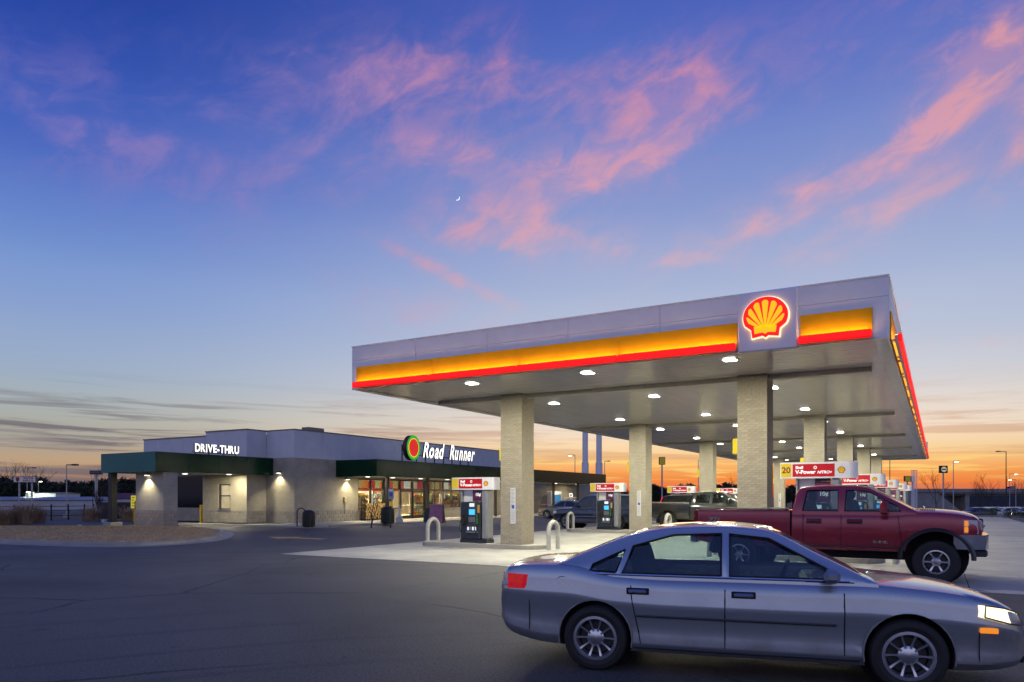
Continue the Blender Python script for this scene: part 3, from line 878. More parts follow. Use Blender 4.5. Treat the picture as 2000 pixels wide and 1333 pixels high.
def sign_box(p, w, y, z0, z1, num):
    """header box over a pump: flat left part, right end drawn round to the back"""
    d = .26
    prof = [(-w / 2, y - d), (w / 2 - .22, y - d)]
    for i in range(1, 9):
        a = -PI / 2 + PI * i / 9
        prof.append((w / 2 - .22 + .22 * math.cos(a) , y + d * math.sin(a)))
    prof += [(w / 2 - .22, y + d), (-w / 2, y + d)]
    b = MB(); b.prism(prof, 'z', z0, z1)
    box = b.build('header_sign', M_SIGNW, p, smooth=30.0)
    f = y - d
    x = -w / 2
    for sgn in (1,):
        q = MB(); q.box(x + .015, x + w * .15, f - .006, f - .001, z0 + .035, z1 - .035); q.build('number_plate', M_SIGNY, box)
        r = MB(); r.box(x + w * .165, x + w * .715, f - .006, f - .001, z0 + .045, z1 - .05); r.build('red_panel', M_SIGNR, box)
        H = z1 - z0
        zc = (z0 + z1) / 2
        put_text('Shell', H * .24, M_LETW, box, (x + w * .205, f - .008, zc + H * .17), '-y', .003, .004, 0, 'LEFT')
        put_text('V-Power', H * .33, M_LETW, box, (x + w * .205, f - .008, zc - H * .12), '-y', .003, .005, 0, 'LEFT', xs=.98)
        put_text('NITRO+', H * .24, M_LETW, box, (x + w * .49, f - .008, zc - H * .14), '-y', .003, .003, .25, 'LEFT', xs=.95)
        c = MB()
        n_ = 14
        for i in range(n_):
            a0, a1 = 2 * PI * i / n_, 2 * PI * (i + 1) / n_
            cx, cz, ro, ri = x + w * .465, zc + H * .16, H * .10, H * .055
            c.add([(cx + ri * math.cos(a0), f - .010, cz + ri * math.sin(a0)), (cx + ro * math.cos(a0), f - .010, cz + ro * math.sin(a0)), (cx + ro * math.cos(a1), f - .010, cz + ro * math.sin(a1)), (cx + ri * math.cos(a1), f - .010, cz + ri * math.sin(a1))], [(0, 1, 2, 3)])
        c.build('ring_mark', M_LETW, box)
        if num:
            put_text(num, H * .52, M_PRINTB, box, (x + w * .08, f - .008, zc), '-y', .002, .006, 0, 'CENTER')
        cx, s = x + w * .80, H * .21
        e = MB(); e.prism([(cx + a_, zc + b_) for a_, b_ in shell_poly(s)], 'y', f - .008, f - .001); e.build('emblem_scallop', M_PLRED, box)
        e = MB()
        for poly in shell_rays(s): e.prism([(cx + a_, zc + b_) for a_, b_ in poly], 'y', f - .012, f - .0085)
        e.build('emblem_ribs', M_SIGNY, box)
    return box
def pump(u, v, num, zs0, zs1, w, label):
    t = thing('fuel_pump', label, 'fuel pump', (u, v, .15), 0, 'fuel pumps under the canopy')
    g_ = .15
    # cabinet
    b = MB(); b.cbox(-.56, .56, -.24, .24, 0, .12, .01); b.build('base', M_PUMPD, t)
    b = MB(); b.cbox(-.52, .30, -.27, .27, .12, 1.42, .03); cabo = b.build('cabinet', M_PUMPD, t)
    b = MB(); b.cbox(.31, .56, -.22, .22, .12, zs0 - g_, .05); b.build('end_post', M_PUMPS, t, smooth=25.0)
    b = MB(); b.cbox(-.58, -.525, -.20, .20, .12, zs0 - g_, .02); b.build('end_post', M_PUMPS, t)
    b = MB(); b.cbox(-.52, .05, -.06, .06, 1.425, zs0 - g_, .01); b.build('upper_panel', M_PUMPW, t)
    b = MB(); b.cbox(-.10, .30, -.13, -.07, 1.46, 2.02, .01); bn = b.build('banner', M_PURP, t)
    put_text('10¢', .16, M_LETW, bn, (.13, -.133, 1.68), '-y', .002, .004)
    b = MB(); b.cbox(-.10, .30, -.12, -.07, 2.03, 2.14, .01); b.build('bill_panel', M_PUMPD, t)
    # face of the cabinet
    f = -.27
    b = MB(); b.cbox(-.17, .17, f - .05, f - .001, .40, 1.44, .02); b.build('console', M_DGREY, t)
    b = MB(); b.cbox(-.12, .12, f - .062, f - .051, .98, 1.17, .004); b.build('screen', M_SCREEN, t)
    b = MB(); b.cbox(-.10, .10, f - .062, f - .051, 1.26, 1.38, .004); b.build('price_card', M_CARD, t)
    b = MB(); b.cbox(-.13, .13, f - .068, f - .051, .74, .90, .006); kp = b.build('keypad', M_PUMPS, t)
    km = None
    for i in range(4):
        for j in range(3):
            k_ = MB(); k_.cbox(-.02, .02, -.005, .0, -.014, .014, .003)
            if km is None: ko = k_.build('key', M_DGREY, kp); km = ko.data
            else: ko = link('key', km, kp)
            ko.location = (-.09 + .06 * i, f - .069, .78 + .045 * j)
    for i in range(4):
        b = MB(); b.cbox(-.19 + .10 * i, -.12 + .10 * i, f - .075, f - .051, .44, .56, .008); b.build('grade_button', M_CARD if i != 1 else M_PUMPS, t)
    b = MB(); b.cbox(-.24, .21, f - .049, f - .0012, .36, .39, .004); b.build('button_ledge', M_PUMPS, t)
    b = MB(); b.cbox(.20, .29, f - .03, f - .001, 1.05, 1.32, .006); b.build('receipt_panel', mat('amber label', (.45, .27, .08), .5), t)
    for sx in (-.36, .245):
        b = MB(); b.cbox(sx - .07, sx + .07, f - .06, f - .001, .62, .98, .02); b.build('nozzle_boot', M_BLACK, t)
        b = MB(); b.tube([(sx, f - .07, .80), (sx, f - .13, .92), (sx, f - .14, 1.0)], .026, 8); b.cbox(sx - .03, sx + .03, f - .15, f - .06, .66, .84, .015); b.build('nozzle', M_RUB if sx < 0 else M_GREEN, t)
        pts = [(sx, f - .14, .70)]
        for i in range(1, 13):
            a = PI * i / 12
            pts.append((sx + (.0 if sx < 0 else .0) + .10 * math.sin(a * 2) * .3, f - .14 - .10 * math.sin(a), .40 - .22 * math.sin(a) + (.5 * i / 12)))
        b = MB(); b.tube(pts, .014, 6); b.build('hose', M_RUB, t)
    sign_box_parent = sign_box(t, w, 0, zs0 - g_, zs1 - g_, num)
    # rear face: a plain copy of the console
    b = MB(); b.cbox(-.17, .17, .271, .32, .40, 1.44, .02); b.build('console', M_DGREY, t)
    b = MB(); b.cbox(-.12, .12, .321, .332, .98, 1.17, .004); b.build('screen', M_SCREEN, t)
    return t
ISV = [v + .426 for v in COLV]
for k, v in enumerate(ISV):
    isl = thing('pump_island', 'raised concrete pump island, %s back from the emblem fascia' % ORD[k], 'island', (0, v, 0), 0, 'concrete islands under the canopy')
    for (a, c) in ((-16.2, -11.3), (-5.5, -1.2)):
        b = MB()
        pl = []
        for i in range(9): an = PI / 2 + PI * i / 8; pl.append((a + .6 + .6 * math.cos(an), .62 * math.sin(an)))
        for i in range(9): an = -PI / 2 + PI * i / 8; pl.append((c - .6 + .6 * math.cos(an), .62 * math.sin(an)))
        b.prism(pl, 'z', .0, .15); b.build('island_slab', M_KERB, isl, bevel=.015)
    nL = pump(-14.0, v, '', 2.0, 2.43, 1.78, 'fuel pump with lit red header at the store end of the %s island' % ORD[k])
    nR = pump(-2.82, v, '20' if k == 0 else '', 2.26, 2.70, 1.95, ('fuel pump numbered 20 behind the red pickup' if k == 0 else 'fuel pump with lit red header at the road end of the %s island' % ORD[k]))
# hooped steel guards at the island ends
M_GUARD = mat('white guard paint', (.42, .41, .38), .5, var=.18, scale=20)
hoop = MB()
pts = [(0, -.34, 0), (0, -.34, .55)] + [(0, -.34 * math.cos(PI * i / 12), .62 + .30 * math.sin(PI * i / 12)) for i in range(13)] + [(0, .34, .55), (0, .34, 0)]
hoop.tube(pts, .075, 12)
hm = None
for k, v in enumerate(ISV):
    for (u, wh) in ((-16.45, 'at the store end of the %s island'), (-11.0, 'on the store side of the middle lane, %s island'), (-5.75, 'on the road side of the middle lane, %s island'), (-.95, 'at the road end of the %s island')):
        t = thing('pump_guard', 'white hooped steel pump guard ' + wh % ORD[k], 'guard', (u, v + (.75 if u < -16 else .0), 0.0), 0, 'hooped guards beside the pumps')
        if hm is None:
            o = hoop.build('hoop', M_GUARD, t, smooth=True); hm = o.data
            bp = MB(); bp.lathe([(0, .012), (.12, .012), (.12, .0)], 16, 'z', (0, -.34, 0)); bp.lathe([(0, .012), (.12, .012), (.12, .0)], 16, 'z', (0, .34, 0)); bm_ = bp.build('base_plates', M_GALV, t).data
        else:
            link('hoop', hm, t); link('base_plates', bm_, t)
# placards and yellow number boxes on the columns
M_PLAC = mat('placard white', (.62, .62, .64), .5, var=.05)
M_ISA = mat('placard blue', (.02, .06, .35), .5)
M_GTXT = mat('placard grey print', (.3, .3, .32), .6)
M_YBOX = glow('yellow number box', (.72, .54, .01), .55)
for k, v in enumerate(COLV):
    for row, u in ((0, -12.78), (1, -4.94)):
        if row == 1 and k == 0: continue
        off = .50 if row == 0 else .46
        z0, z1 = (.85, 2.05)
        t = thing('placard', 'narrow white notice with blue square on the brick column %s, %s island' % (('nearer the store', 'farther from the store')[row], ORD[k]), 'sign', (u + off, v - .014, 0), 0, 'notices on the canopy columns')
        b = MB(); b.cbox(-.10, .10, -.012, 0.0, z0, z1, .002); b.build('board', M_PLAC, t)
        b = MB(); b.box(-.05, .05, -.016, -.0125, 1.36, 1.48); b.build('blue_symbol', M_ISA, t)
        b = MB()
        for i in range(13):
            zz = z1 - .06 - i * .045
            b.box(-.075, .075 - .03 * (i % 3), -.0145, -.0125, zz, zz + .016)
        for i in range(8):
            zz = 1.28 - i * .05
            b.box(-.07, .06 - .02 * (i % 2), -.0145, -.0125, zz, zz + .012)
        b.build('print', M_GTXT, t)
        t2 = thing('number_box', 'yellow number box on the brick column %s, %s island' % (('nearer the store', 'farther from the store')[row], ORD[k]), 'sign', (u - .0, v + .42, 0), 0, 'yellow number boxes on the columns')
        b = MB(); b.cbox(-.17, -.012, -.24, .24, 2.98, 3.42, .02); b.build('box', M_YBOX, t2)
        b = MB(); b.box(-.012, .004, -.06, .06, 3.05, 3.35); b.build('bracket', M_GALV, t2)
t2 = thing('number_box', 'yellow lane number box on the side of the brick column behind the red pickup', 'sign', (-4.94, 21.29 + .42, 0), 0, 'yellow number boxes on the columns')
b = MB(); b.cbox(-.17, -.012, -.24, .24, 2.98, 3.42, .02); b.build('box', M_YBOX, t2)
b = MB(); b.box(-.012, .004, -.06, .06, 3.05, 3.35); b.build('bracket', M_GALV, t2)

# ------------------------------------------------------------------ the store
SU, SV = -34.6, 32.76
sto = thing('store', 'low tan brick store with pale grey upper walls and lit shop windows', 'building', (0, 0, 0))
M_EIFS = mat('grey stucco', (.60, .60, .63), .9, var=.06, scale=1.5, bump=.25, bscale=90, rand=.03)
M_COP = mat('metal coping', (.22, .19, .17), .5, metal=.3, var=.1)
M_INT = mat('shop wall', (.62, .56, .46), .8, var=.05)
M_FLOOR = mat('shop floor', (.42, .38, .32), .35, var=.1)
M_FRAME = mat('dark window frame', (.016, .013, .012), .4, var=.2)
M_GLASS = glass_mat('shop glass')
def wall(x0, x1, y0, y1, z0, z1, m_=None, nm='wall'):
    b = MB(); b.box(x0, x1, y0, y1, z0, z1)
    return b.build(nm, m_ or M_BRICK, sto)
T = .3
BZ = .82      # top of the block base
EZ = 4.2      # bottom of the stucco
# brick walls (butted end to end)
wall(SU - T, SU, SV, 38.55, .1, EZ)
wall(SU - T, SU, 38.55, 56.0, 3.02, EZ)
wall(SU - T, SU, 56.0, 62.0, .1, EZ)
wall(-37.11, SU - T, SV, SV + T, .1, EZ)
wall(-37.41, -37.11, 31.53, SV + T, .1, EZ)
WX0, WX1, WZ0, WZ1 = -39.75, -38.60, .95, 2.56
wall(-40.98, WX0, 31.23, 31.53, .1, EZ); wall(WX1, -37.11, 31.23, 31.53, .1, EZ)
wall(WX0, WX1, 31.23, 31.53, .1, WZ0); wall(WX0, WX1, 31.23, 31.53, WZ1, EZ)
wall(-41.28, -40.98, 31.23, 33.3, .1, EZ)
wall(-47.7, -41.28, 33.0, 33.3, .1, 1.0); wall(-47.7, -41.28, 33.0, 33.3, 3.2, 4.2)
wall(-47.7, SU - T, 61.7, 62.0, .1, 5.6); wall(-48.0, -47.7, 33.0, 62.0, .1, 5.6)
b = MB(); b.box(-47.7, -41.28, 33.1, 33.14, 1.0, 3.2); b.build('dark_bay_glass', mat('dark glass', (.006, .007, .01), .08, spec=.4), sto)
# stucco panels above, each with open joints, on a core
def panels(axis, fix, a0, a1, n, z0, z1, out):
    L = (a1 - a0) / n
    for k in range(n):
        p = MB(); lo, hi = a0 + L * k + .007, a0 + L * (k + 1) - .007
        t = sorted((fix, fix + out * .06))
        if axis == 'x': p.cbox(lo, hi, t[0], t[1], z0, z1, .006)
        else: p.cbox(t[0], t[1], lo, hi, z0, z1, .006)
        p.build('stucco_panel', M_EIFS, sto)
PT = 5.92
panels('y', SU - .05, SV + .012, 62, 12, EZ, PT, 1)
panels('x', SV + .05, -37.10, SU + .01, 1, EZ, PT, -1)
panels('y', -37.16, 31.24, SV - .012, 1, EZ, PT, 1)
panels('x', 31.28, -40.98, -37.10, 2, EZ, PT, -1)
panels('x', 31.6, -48.0, -40.99, 5, EZ, 5.70, -1)
core = MB(); core.box(-47.6, SU - .06, SV + .06, 61.9, EZ + .01, 5.7); core.box(-40.9, -37.17, 31.29, SV + .06, EZ + .01, 5.7); core.box(-47.6, -40.9, 31.61, SV + .3, EZ + .01, 5.5)
core.build('roof_deck', mat('roof membrane', (.25, .24, .23), .9), sto)
cp = MB()
for (x0, x1, y0, y1, z) in ((SU - .3, SU + .05, SV - .04, 62.05, PT), (-37.13, SU - .3, SV - .04, SV + .3, PT), (-37.36, -37.07, 31.18, SV + .3, PT), (-41.02, -37.36, 31.18, 31.5, PT), (-48.04, -41.02, 31.5, 31.85, 5.70)):
    cp.box(x0, x1, y0, y1, z + .002, z + .07)
cp.build('coping', M_COP, sto)
b = MB(); b.cbox(-35.4, -34.75, 34.1, 35.5, 5.7, 6.22, .03); b.build('roof_vent_box', M_COP, sto)
# thin ledge over a base of big blocks, each block its own piece
blk = {}
def blocks(axis, fix, a0, a1, z0, z1, out, parent, bw=.40, bh=.20):
    n = max(1, round((z1 - z0) / bh)); h = (z1 - z0) / n
    for c in range(n):
        cuts = [a0]; x = a0 + (bw / 2 if c % 2 else bw)
        while x < a1 - .06: cuts.append(x); x += bw
        cuts.append(a1)
        for p, q in zip(cuts[:-1], cuts[1:]):
            w = q - p - .012
            key = (axis, round(w, 3), round(h, 4))
            if key not in blk:
                m_ = MB()
                if axis == 'x': m_.cbox(-w / 2, w / 2, -.03, .03, -h / 2 + .005, h / 2 - .005, .007)
                else: m_.cbox(-.03, .03, -w / 2, w / 2, -h / 2 + .005, h / 2 - .005, .007)
                o_ = m_.build('block', M_CMU); blk[key] = o_.data; bpy.data.objects.remove(o_)
            o = link('block', blk[key], parent)
            j = random.uniform(-.003, .003)
            zc = z0 + h * (c + .5)
            o.location = ((p + q) / 2, fix + j, zc) if axis == 'x' else (fix + j, (p + q) / 2, zc)
blocks('y', SU + .02, SV, 38.5, .12, BZ, 1, sto)
blocks('x', SV - .02, -37.08, SU + .05, .12, BZ, -1, sto)
blocks('y', -37.09, 31.25, SV - .05, .12, BZ, 1, sto)
blocks('x', 31.21, -40.98, -37.06, .12, BZ, -1, sto)
b = MB()
b.box(SU, SU + .07, SV - .07, 38.5, BZ + .003, BZ + .05); b.box(-37.04, SU, SV - .07, SV, BZ + .003, BZ + .05); b.box(-37.11, -37.04, 31.23, SV, BZ + .003, BZ + .05); b.box(-40.98, -37.04, 31.16, 31.23, BZ + .003, BZ + .05)
b.build('base_ledge', M_CONC, sto)
# low walls under the shop windows, capped
def sill_wall(v0, v1):
    wall(SU - T, SU, v0, v1, .1, .80, M_BRICK, 'sill_wall')
    b_ = MB(); b_.box(SU - T, SU + .06, v0, v1, .802, .88); b_.build('sill', M_CONC, sto)
sill_wall(38.55, 41.35); sill_wall(41.95, 43.25); sill_wall(46.35, 56.0)
# glazing: posts, rails, panes
def post(v, w=.09, z0=.88, z1=3.02, d=.16):
    b_ = MB(); b_.cbox(SU - .22, SU - .22 + d, v - w / 2, v + w / 2, z0, z1, .006); b_.build('window_post', M_FRAME, sto)
def rail(v0, v1, z, h=.08):
    b_ = MB(); b_.cbox(SU - .215, SU - .075, v0, v1, z - h / 2, z + h / 2, .005); b_.build('window_rail', M_FRAME, sto)
def pane(v0, v1, z0, z1):
    b_ = MB(); b_.box(SU - .15, SU - .142, v0, v1, z0, z1); b_.build('pane', M_GLASS, sto)
def bay(v0, v1, n, z0=.88):
    L = (v1 - v0) / n
    for k in range(n + 1): post(v0 + L * k, z0=z0)
    rail(v0, v1, 2.30); rail(v0, v1, z0 + .04); rail(v0, v1, 2.98)
    for k in range(n):
        pane(v0 + L * k + .045, v0 + L * (k + 1) - .045, z0 + .08, 2.26); pane(v0 + L * k + .045, v0 + L * (k + 1) - .045, 2.34, 2.94)
bay(38.6, 41.35, 2); bay(41.95, 43.25, 1); bay(46.4, 55.95, 8)
b = MB(); b.cbox(SU - .28, SU + .01, 41.36, 41.94, .12, 3.019, .01); b.build('pier_cladding', M_FRAME, sto)
# doors
rail(43.25, 46.35, 2.34, .12); rail(43.25, 46.35, 2.98)
for v in (43.3, 44.8, 46.3): post(v, .10, .12)
for v0 in (43.36, 44.86):
    b = MB()
    for (y0, y1, z0, z1) in ((v0, v0 + .09, .14, 2.26), (v0 + 1.29, v0 + 1.38, .14, 2.26), (v0 + .09, v0 + 1.29, .14, .36), (v0 + .09, v0 + 1.29, 2.14, 2.26)): b.box(SU - .18, SU - .12, y0, y1, z0, z1)
    d = b.build('door', M_FRAME, sto)
    b = MB(); b.box(SU - .155, SU - .147, v0 + .09, v0 + 1.29, .36, 2.14); b.build('pane', M_GLASS, d)
    b = MB(); b.tube([(SU - .08, v0 + .15, 1.12), (SU - .08, v0 + 1.22, 1.12)], .025, 8); b.build('push_bar', M_STEEL, d)
    b = MB(); b.box(SU - .15, SU - .142, v0 + .09, v0 + 1.38, 2.42, 2.93); b.build('pane', M_GLASS, sto)
# inside: floor, back wall, ceiling
wall(-46.5, SU - T, 36.0, 61.6, .1, .13, M_FLOOR, 'shop_floor')
wall(-46.8, -46.5, 36.0, 61.6, .1, 3.4, M_INT, 'shop_wall')
wall(-46.5, SU - T, 35.8, 36.0, .1, 3.4, M_INT, 'shop_wall')
wall(-46.5, SU - T, 36.0, 61.6, 3.4, 3.45, mat('ceiling tile', (.7, .68, .62), .9), 'shop_ceiling')
wall(-46.49, -46.44, 37, 60, 2.3, 3.2, mat('red sign band', (.42, .03, .02), .6), 'wall_band')
il = bpy.data.lights.new('shop_light', 'AREA'); il.shape = 'RECTANGLE'; il.size = 1.2; il.size_y = 3.0; il.energy = 1150; il.color = (1.0, .74, .42)
M_TROF = glow('troffer lens', (1.0, .84, .58), 7.0)
tm = None
for i, v in enumerate((38.6, 43.2, 47.8, 52.4)):
    for j, u in enumerate((-37.4, -42.0)):
        t = thing('shop_ceiling_light', 'long lit panel on the shop ceiling %s, %s from the firewood end' % (('behind the windows', 'over the back shelves')[j], ORD[i]), 'lamp', (u, v, 3.39), 0, 'ceiling panels inside the shop')
        if tm is None:
            b = MB(); b.cbox(-.6, .6, -1.2, 1.2, -.03, 0, .01); tm = b.build('lens', M_TROF, t).data
        else: link('lens', tm, t)
        o = link('panel_light', il, t); o.location = (0, 0, -.05)
# posters filling the upper lights of the windows
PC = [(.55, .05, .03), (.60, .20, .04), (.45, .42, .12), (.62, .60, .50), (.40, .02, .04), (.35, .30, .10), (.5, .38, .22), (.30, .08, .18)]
pv_ = [(38.7, 39.25, 5), (39.3, 39.9, 1), (40.1, 40.6, 4), (40.7, 41.25, 2), (42.0, 42.6, 0), (42.66, 43.2, 5), (43.4, 43.9, 0), (43.95, 44.75, 3), (44.9, 45.5, 6), (45.6, 46.2, 4),
       (46.5, 47.2, 0), (47.7, 48.5, 5), (48.6, 48.75, 4), (48.9, 49.8, 3), (50.1, 50.9, 6), (51.2, 52.0, 2), (52.5, 53.3, 3), (53.7, 54.4, 0)]
for i, (v0, v1, c) in enumerate(pv_):
    b = MB(); b.box(SU - .30, SU - .29, v0, v1, 2.38, 2.92); b.build('poster', mat('glowing poster ink %d' % c, PC[c], .5, var=.5, scale=5.0, emit=PC[c], es=.9), sto)  # emission in the ink stands in for shop light coming through the posters
for (v0, v1, z0, z1, c) in ((40.1, 40.55, 1.3, 2.0, 3), (40.65, 40.9, 1.2, 1.9, 3), (42.05, 42.4, 1.0, 2.2, 4), (45.0, 45.35, .9, 1.3, 2), (47.0, 47.4, 1.5, 2.0, 2), (46.6, 46.95, 1.2, 2.25, 4), (49.0, 49.3, 1.6, 2.1, 3)):
    b = MB(); b.box(SU - .30, SU - .292, v0, v1, z0, z1); b.build('poster', MAT['glowing poster ink %d' % c], sto)
# shelves of goods
M_GONG = mat('shelf metal', (.5, .47, .42), .5)
GOODS = [mat('goods %d' % i, c, .4, var=.25, scale=9) for i, c in enumerate([(.55, .06, .03), (.62, .40, .05), (.55, .52, .42), (.12, .22, .45), (.5, .24, .06), (.14, .32, .10), (.62, .6, .55), (.3, .05, .12), (.42, .3, .16)])]
def shelf(u, v, L, h, label, rz=0.0, seed=0):
    rs_ = random.Random(seed)
    t = thing('shop_shelf', label, 'shelf', (u, v, .13), rz, 'shelves inside the shop')
    b_ = MB(); b_.box(-.02, .02, -L / 2, L / 2, 0, h); b_.build('back_panel', M_GONG, t)
    gd = MB()
    nz = int(h / .36)
    for k in range(nz):
        z = .12 + k * .36
        b_ = MB(); b_.box(.02, .42, -L / 2, L / 2, z - .03, z); b_.build('shelf_board', M_GONG, t)
        y = -L / 2 + .02
        while y < L / 2 - .1:
            w = rs_.uniform(.06, .16); hh = rs_.uniform(.14, .30)
            gd.mi = rs_.randrange(len(GOODS)); q = rs_.choice((1, 1, 2, 3))
            for _ in range(q):
                if y + w > L / 2: break
                gd.box(.18, rs_.uniform(.34, .40), y, y + w - .008, z + .001, z + hh); y += w
    g_ = gd.build('goods', GOODS, t); g_['kind'] = 'stuff'
    return t
shelf(-36.2, 39.9, 2.4, 1.9, 'stocked shop shelf behind the window over the firewood', 0, 1)
shelf(-38.2, 42.6, 1.6, 1.9, 'stocked shop shelf just to the firewood side of the doors', 0, 2)
shelf(-40.5, 45.2, 3.4, 2.1, 'stocked shop shelf facing the glass doors', 0, 3)
shelf(-36.6, 48.6, 3.6, 1.9, 'stocked shop shelf behind the windows next to the doors', 0, 4)
shelf(-36.6, 52.8, 3.8, 1.9, 'stocked shop shelf behind the windows far from the doors', 0, 5)
shelf(-46.2, 41.5, 8.0, 2.1, 'long stocked shelf on the back wall at the firewood end of the shop', 0, 6)
shelf(-46.2, 51.0, 9.0, 2.1, 'long stocked shelf on the back wall at the far end of the shop', 0, 7)
# pick-up window and the lit room behind it
b = MB()
for (x0, x1, z0, z1) in ((WX0, WX0 + .07, WZ0, WZ1), (WX1 - .07, WX1, WZ0, WZ1), (WX0 + .07, WX1 - .07, WZ0, WZ0 + .07), (WX0 + .07, WX1 - .07, WZ1 - .07, WZ1), (WX0 + .07, WX1 - .07, 1.78, 1.86)): b.box(x0, x1, 31.30, 31.40, z0, z1)
wf = b.build('pickup_window', mat('bronze window frame', (.05, .045, .04), .4, metal=.4), sto)
b = MB(); b.box(WX0 + .07, WX1 - .07, 31.34, 31.348, WZ0 + .07, 1.78); b.box(WX0 + .07, WX1 - .07, 31.34, 31.348, 1.86, WZ1 - .07); b.build('pane', M_GLASS, wf)
b = MB(); b.box(WX0 - .05, WX1 + .05, 31.12, 31.229, WZ0 - .06, WZ0 - .002); b.build('sill', M_STEEL, wf)
wall(-40.9, -37.5, 34.0, 34.1, .1, 3.2, mat('pickup room wall', (.60, .50, .38), .8), 'shop_wall'); wall(-40.9, -37.5, 31.6, 34.0, 3.2, 3.25, MAT['ceiling tile'], 'shop_ceiling')
wall(-40.9, -37.5, 31.6, 34.0, .1, .12, M_FLOOR, 'shop_floor')
t = thing('drinks_dispenser', 'dark drinks machine standing inside the drive-thru window', 'machine', (-38.95, 33.0, .12))
b = MB(); b.cbox(-.22, .22, -.25, .25, 0, 1.55, .03); b.build('cabinet', M_BLACK, t)
b = MB(); b.cbox(-.15, .15, -.27, -.251, .9, 1.4, .01); b.build('front_panel', mat('glowing poster ink 0', PC[0], .5), t)
t = thing('pickup_room_light', 'lit ceiling panel in the room behind the drive-thru window', 'lamp', (-39.1, 32.6, 3.19))
b = MB(); b.cbox(-.5, .5, -.3, .3, -.03, 0, .01); b.build('lens', M_TROF, t)
il2 = bpy.data.lights.new('pickup_light', 'AREA'); il2.size = .6; il2.energy = 300; il2.color = (1.0, .84, .62)
o = link('panel_light', il2, t); o.location = (0, 0, -.05)

# second block beyond the gap, with the same awning over both
b2 = thing('store_annex', 'plain tan annex wall past the gap under the awning', 'building', (0, 0, 0))
b = MB(); b.box(-40, SU, 66.9, 82.0, .1, 4.15); b.build('wall', M_BRICK, b2)
b = MB(); b.box(-40.05, SU + .05, 66.85, 82.05, 4.151, 4.25); b.build('coping', M_COP, b2)

# ------------------------------------------------------------------ awning along the shop front
M_GRN = mat('dark green metal', (.003, .034, .013), .16, var=.2, scale=1.0, spec=.2)
M_TEAL = M_GRN
M_ASOF = mat('awning soffit', (.50, .49, .46), .5, var=.06)
aw = thing('shop_awning', 'deep dark green metal awning on dark posts along the shop front', 'awning', (0, 0, 0))
AU, AV0, AV1, AZ0, AZ1 = -31.1, 36.39, 74.0, 3.08, 4.18
b = MB(); b.box(SU + .012, AU - .05, AV0 + .05, AV1 - .05, AZ0 + .06, AZ1 - .15); b.build('deck', M_BLACK, aw)
na = 13
for k in range(na):
    L = (AV1 - AV0) / na
    b = MB(); b.cbox(AU - .05, AU, AV0 + L * k + .002, AV0 + L * (k + 1) - .002, AZ0, AZ1, .004); b.build('fascia_sheet', M_GRN, aw)
b = MB(); b.cbox(SU + .012, AU - .051, AV0, AV0 + .049, AZ0, AZ1, .004); b.build('fascia_sheet', M_GRN, aw)
b = MB(); b.box(SU + .012, AU - .051, AV0 + .05, AV1 - .05, AZ0 + .03, AZ0 + .058); b.build('soffit', M_ASOF, aw)
for v in (38.4, 42.9, 47.6, 52.3, 57.6, 63, 68.5, 73.4):
    b = MB(); b.cbox(-32.0, -31.8, v - .10, v + .10, .12, AZ0 + .03, .01); b.build('post', mat('bronze post', (.03, .022, .018), .5), aw)
al = bpy.data.lights.new('awning_lamp_light', 'AREA'); al.size = .25; al.energy = 75; al.color = (1.0, .86, .58)
M_AL = glow('awning lamp lens', (1.0, .92, .74), 8.0)
am = None
for k, v in enumerate((37.6, 40.2, 43.4, 46.8, 51.0, 55.5, 60.5, 65.5, 70.5)):
    t = thing('awning_light', 'round lit lamp under the shop awning, %s from the drive-thru end' % ORD[k], 'lamp', (-32.9, v, AZ0 + .028), 0, 'lamps under the shop awning')
    if am is None:
        b = MB(); b.lathe([(0, -.03), (.14, -.03), (.16, 0), (0, 0)], 20); am = b.build('lens', M_AL, t).data
        b = MB(); b.lathe([(.161, -.02), (.20, -.02), (.20, 0.0)], 20); am2 = b.build('trim_ring', M_WHITE, t).data
    else: link('lens', am, t); link('trim_ring', am2, t)
    o = link('lamp_light', al, t); o.location = (0, 0, -.05)

# drive-thru canopy
dt = thing('drive_thru_canopy', 'dark green drive-thru canopy on a brick pier and a dark post', 'canopy', (0, 0, 0))
DU0, DU1, DV0, DV1, DZ0, DZ1 = -41.35, -36.41, 24.56, 32.70, 3.12, 4.20
M_TEALM = mat('green metal sheet', (.008, .13, .115), .42, var=.12, scale=1.0)
b = MB(); b.box(DU0 + .05, DU1 - .05, DV0 + .05, 31.22, DZ0 + .07, DZ1 - .12); b.build('deck', M_BLACK, dt)
for k in range(4):
    L = (DU1 - DU0) / 4
    b = MB(); b.cbox(DU0 + L * k + .002, DU0 + L * (k + 1) - .002, DV0, DV0 + .05, DZ0, DZ1, .004); b.build('fascia_sheet', M_TEALM, dt)
for k in range(4):
    L = (DV1 - DV0 - .05) / 4
    b = MB(); b.cbox(DU1 - .05, DU1, DV0 + .051 + L * k + .002, DV0 + .051 + L * (k + 1) - .002, DZ0, DZ1, .004); b.build('fascia_sheet', M_GRN, dt)
b = MB(); b.cbox(DU0, DU0 + .05, DV0 + .051, 31.22, DZ0, DZ1, .004); b.build('fascia_sheet', M_TEALM, dt)
b = MB(); b.box(DU0 + .051, DU1 - .051, DV0 + .051, 31.22, DZ0 + .03, DZ0 + .068); b.build('soffit', M_ASOF, dt)
b = MB(); b.box(-39.0, -36.5, 25.16, 26.0, 1.02, DZ0 + .028); pr = b.build('pier', brick_mat('pier brick', (.40, .37, .31), (.45, .415, .355), (.34, .315, .27), .203, .0677, .009), dt)
b = MB(); b.box(-38.98, -36.52, 25.18, 25.98, .0, 1.02); b.build('pier_core', M_MORTAR, dt)
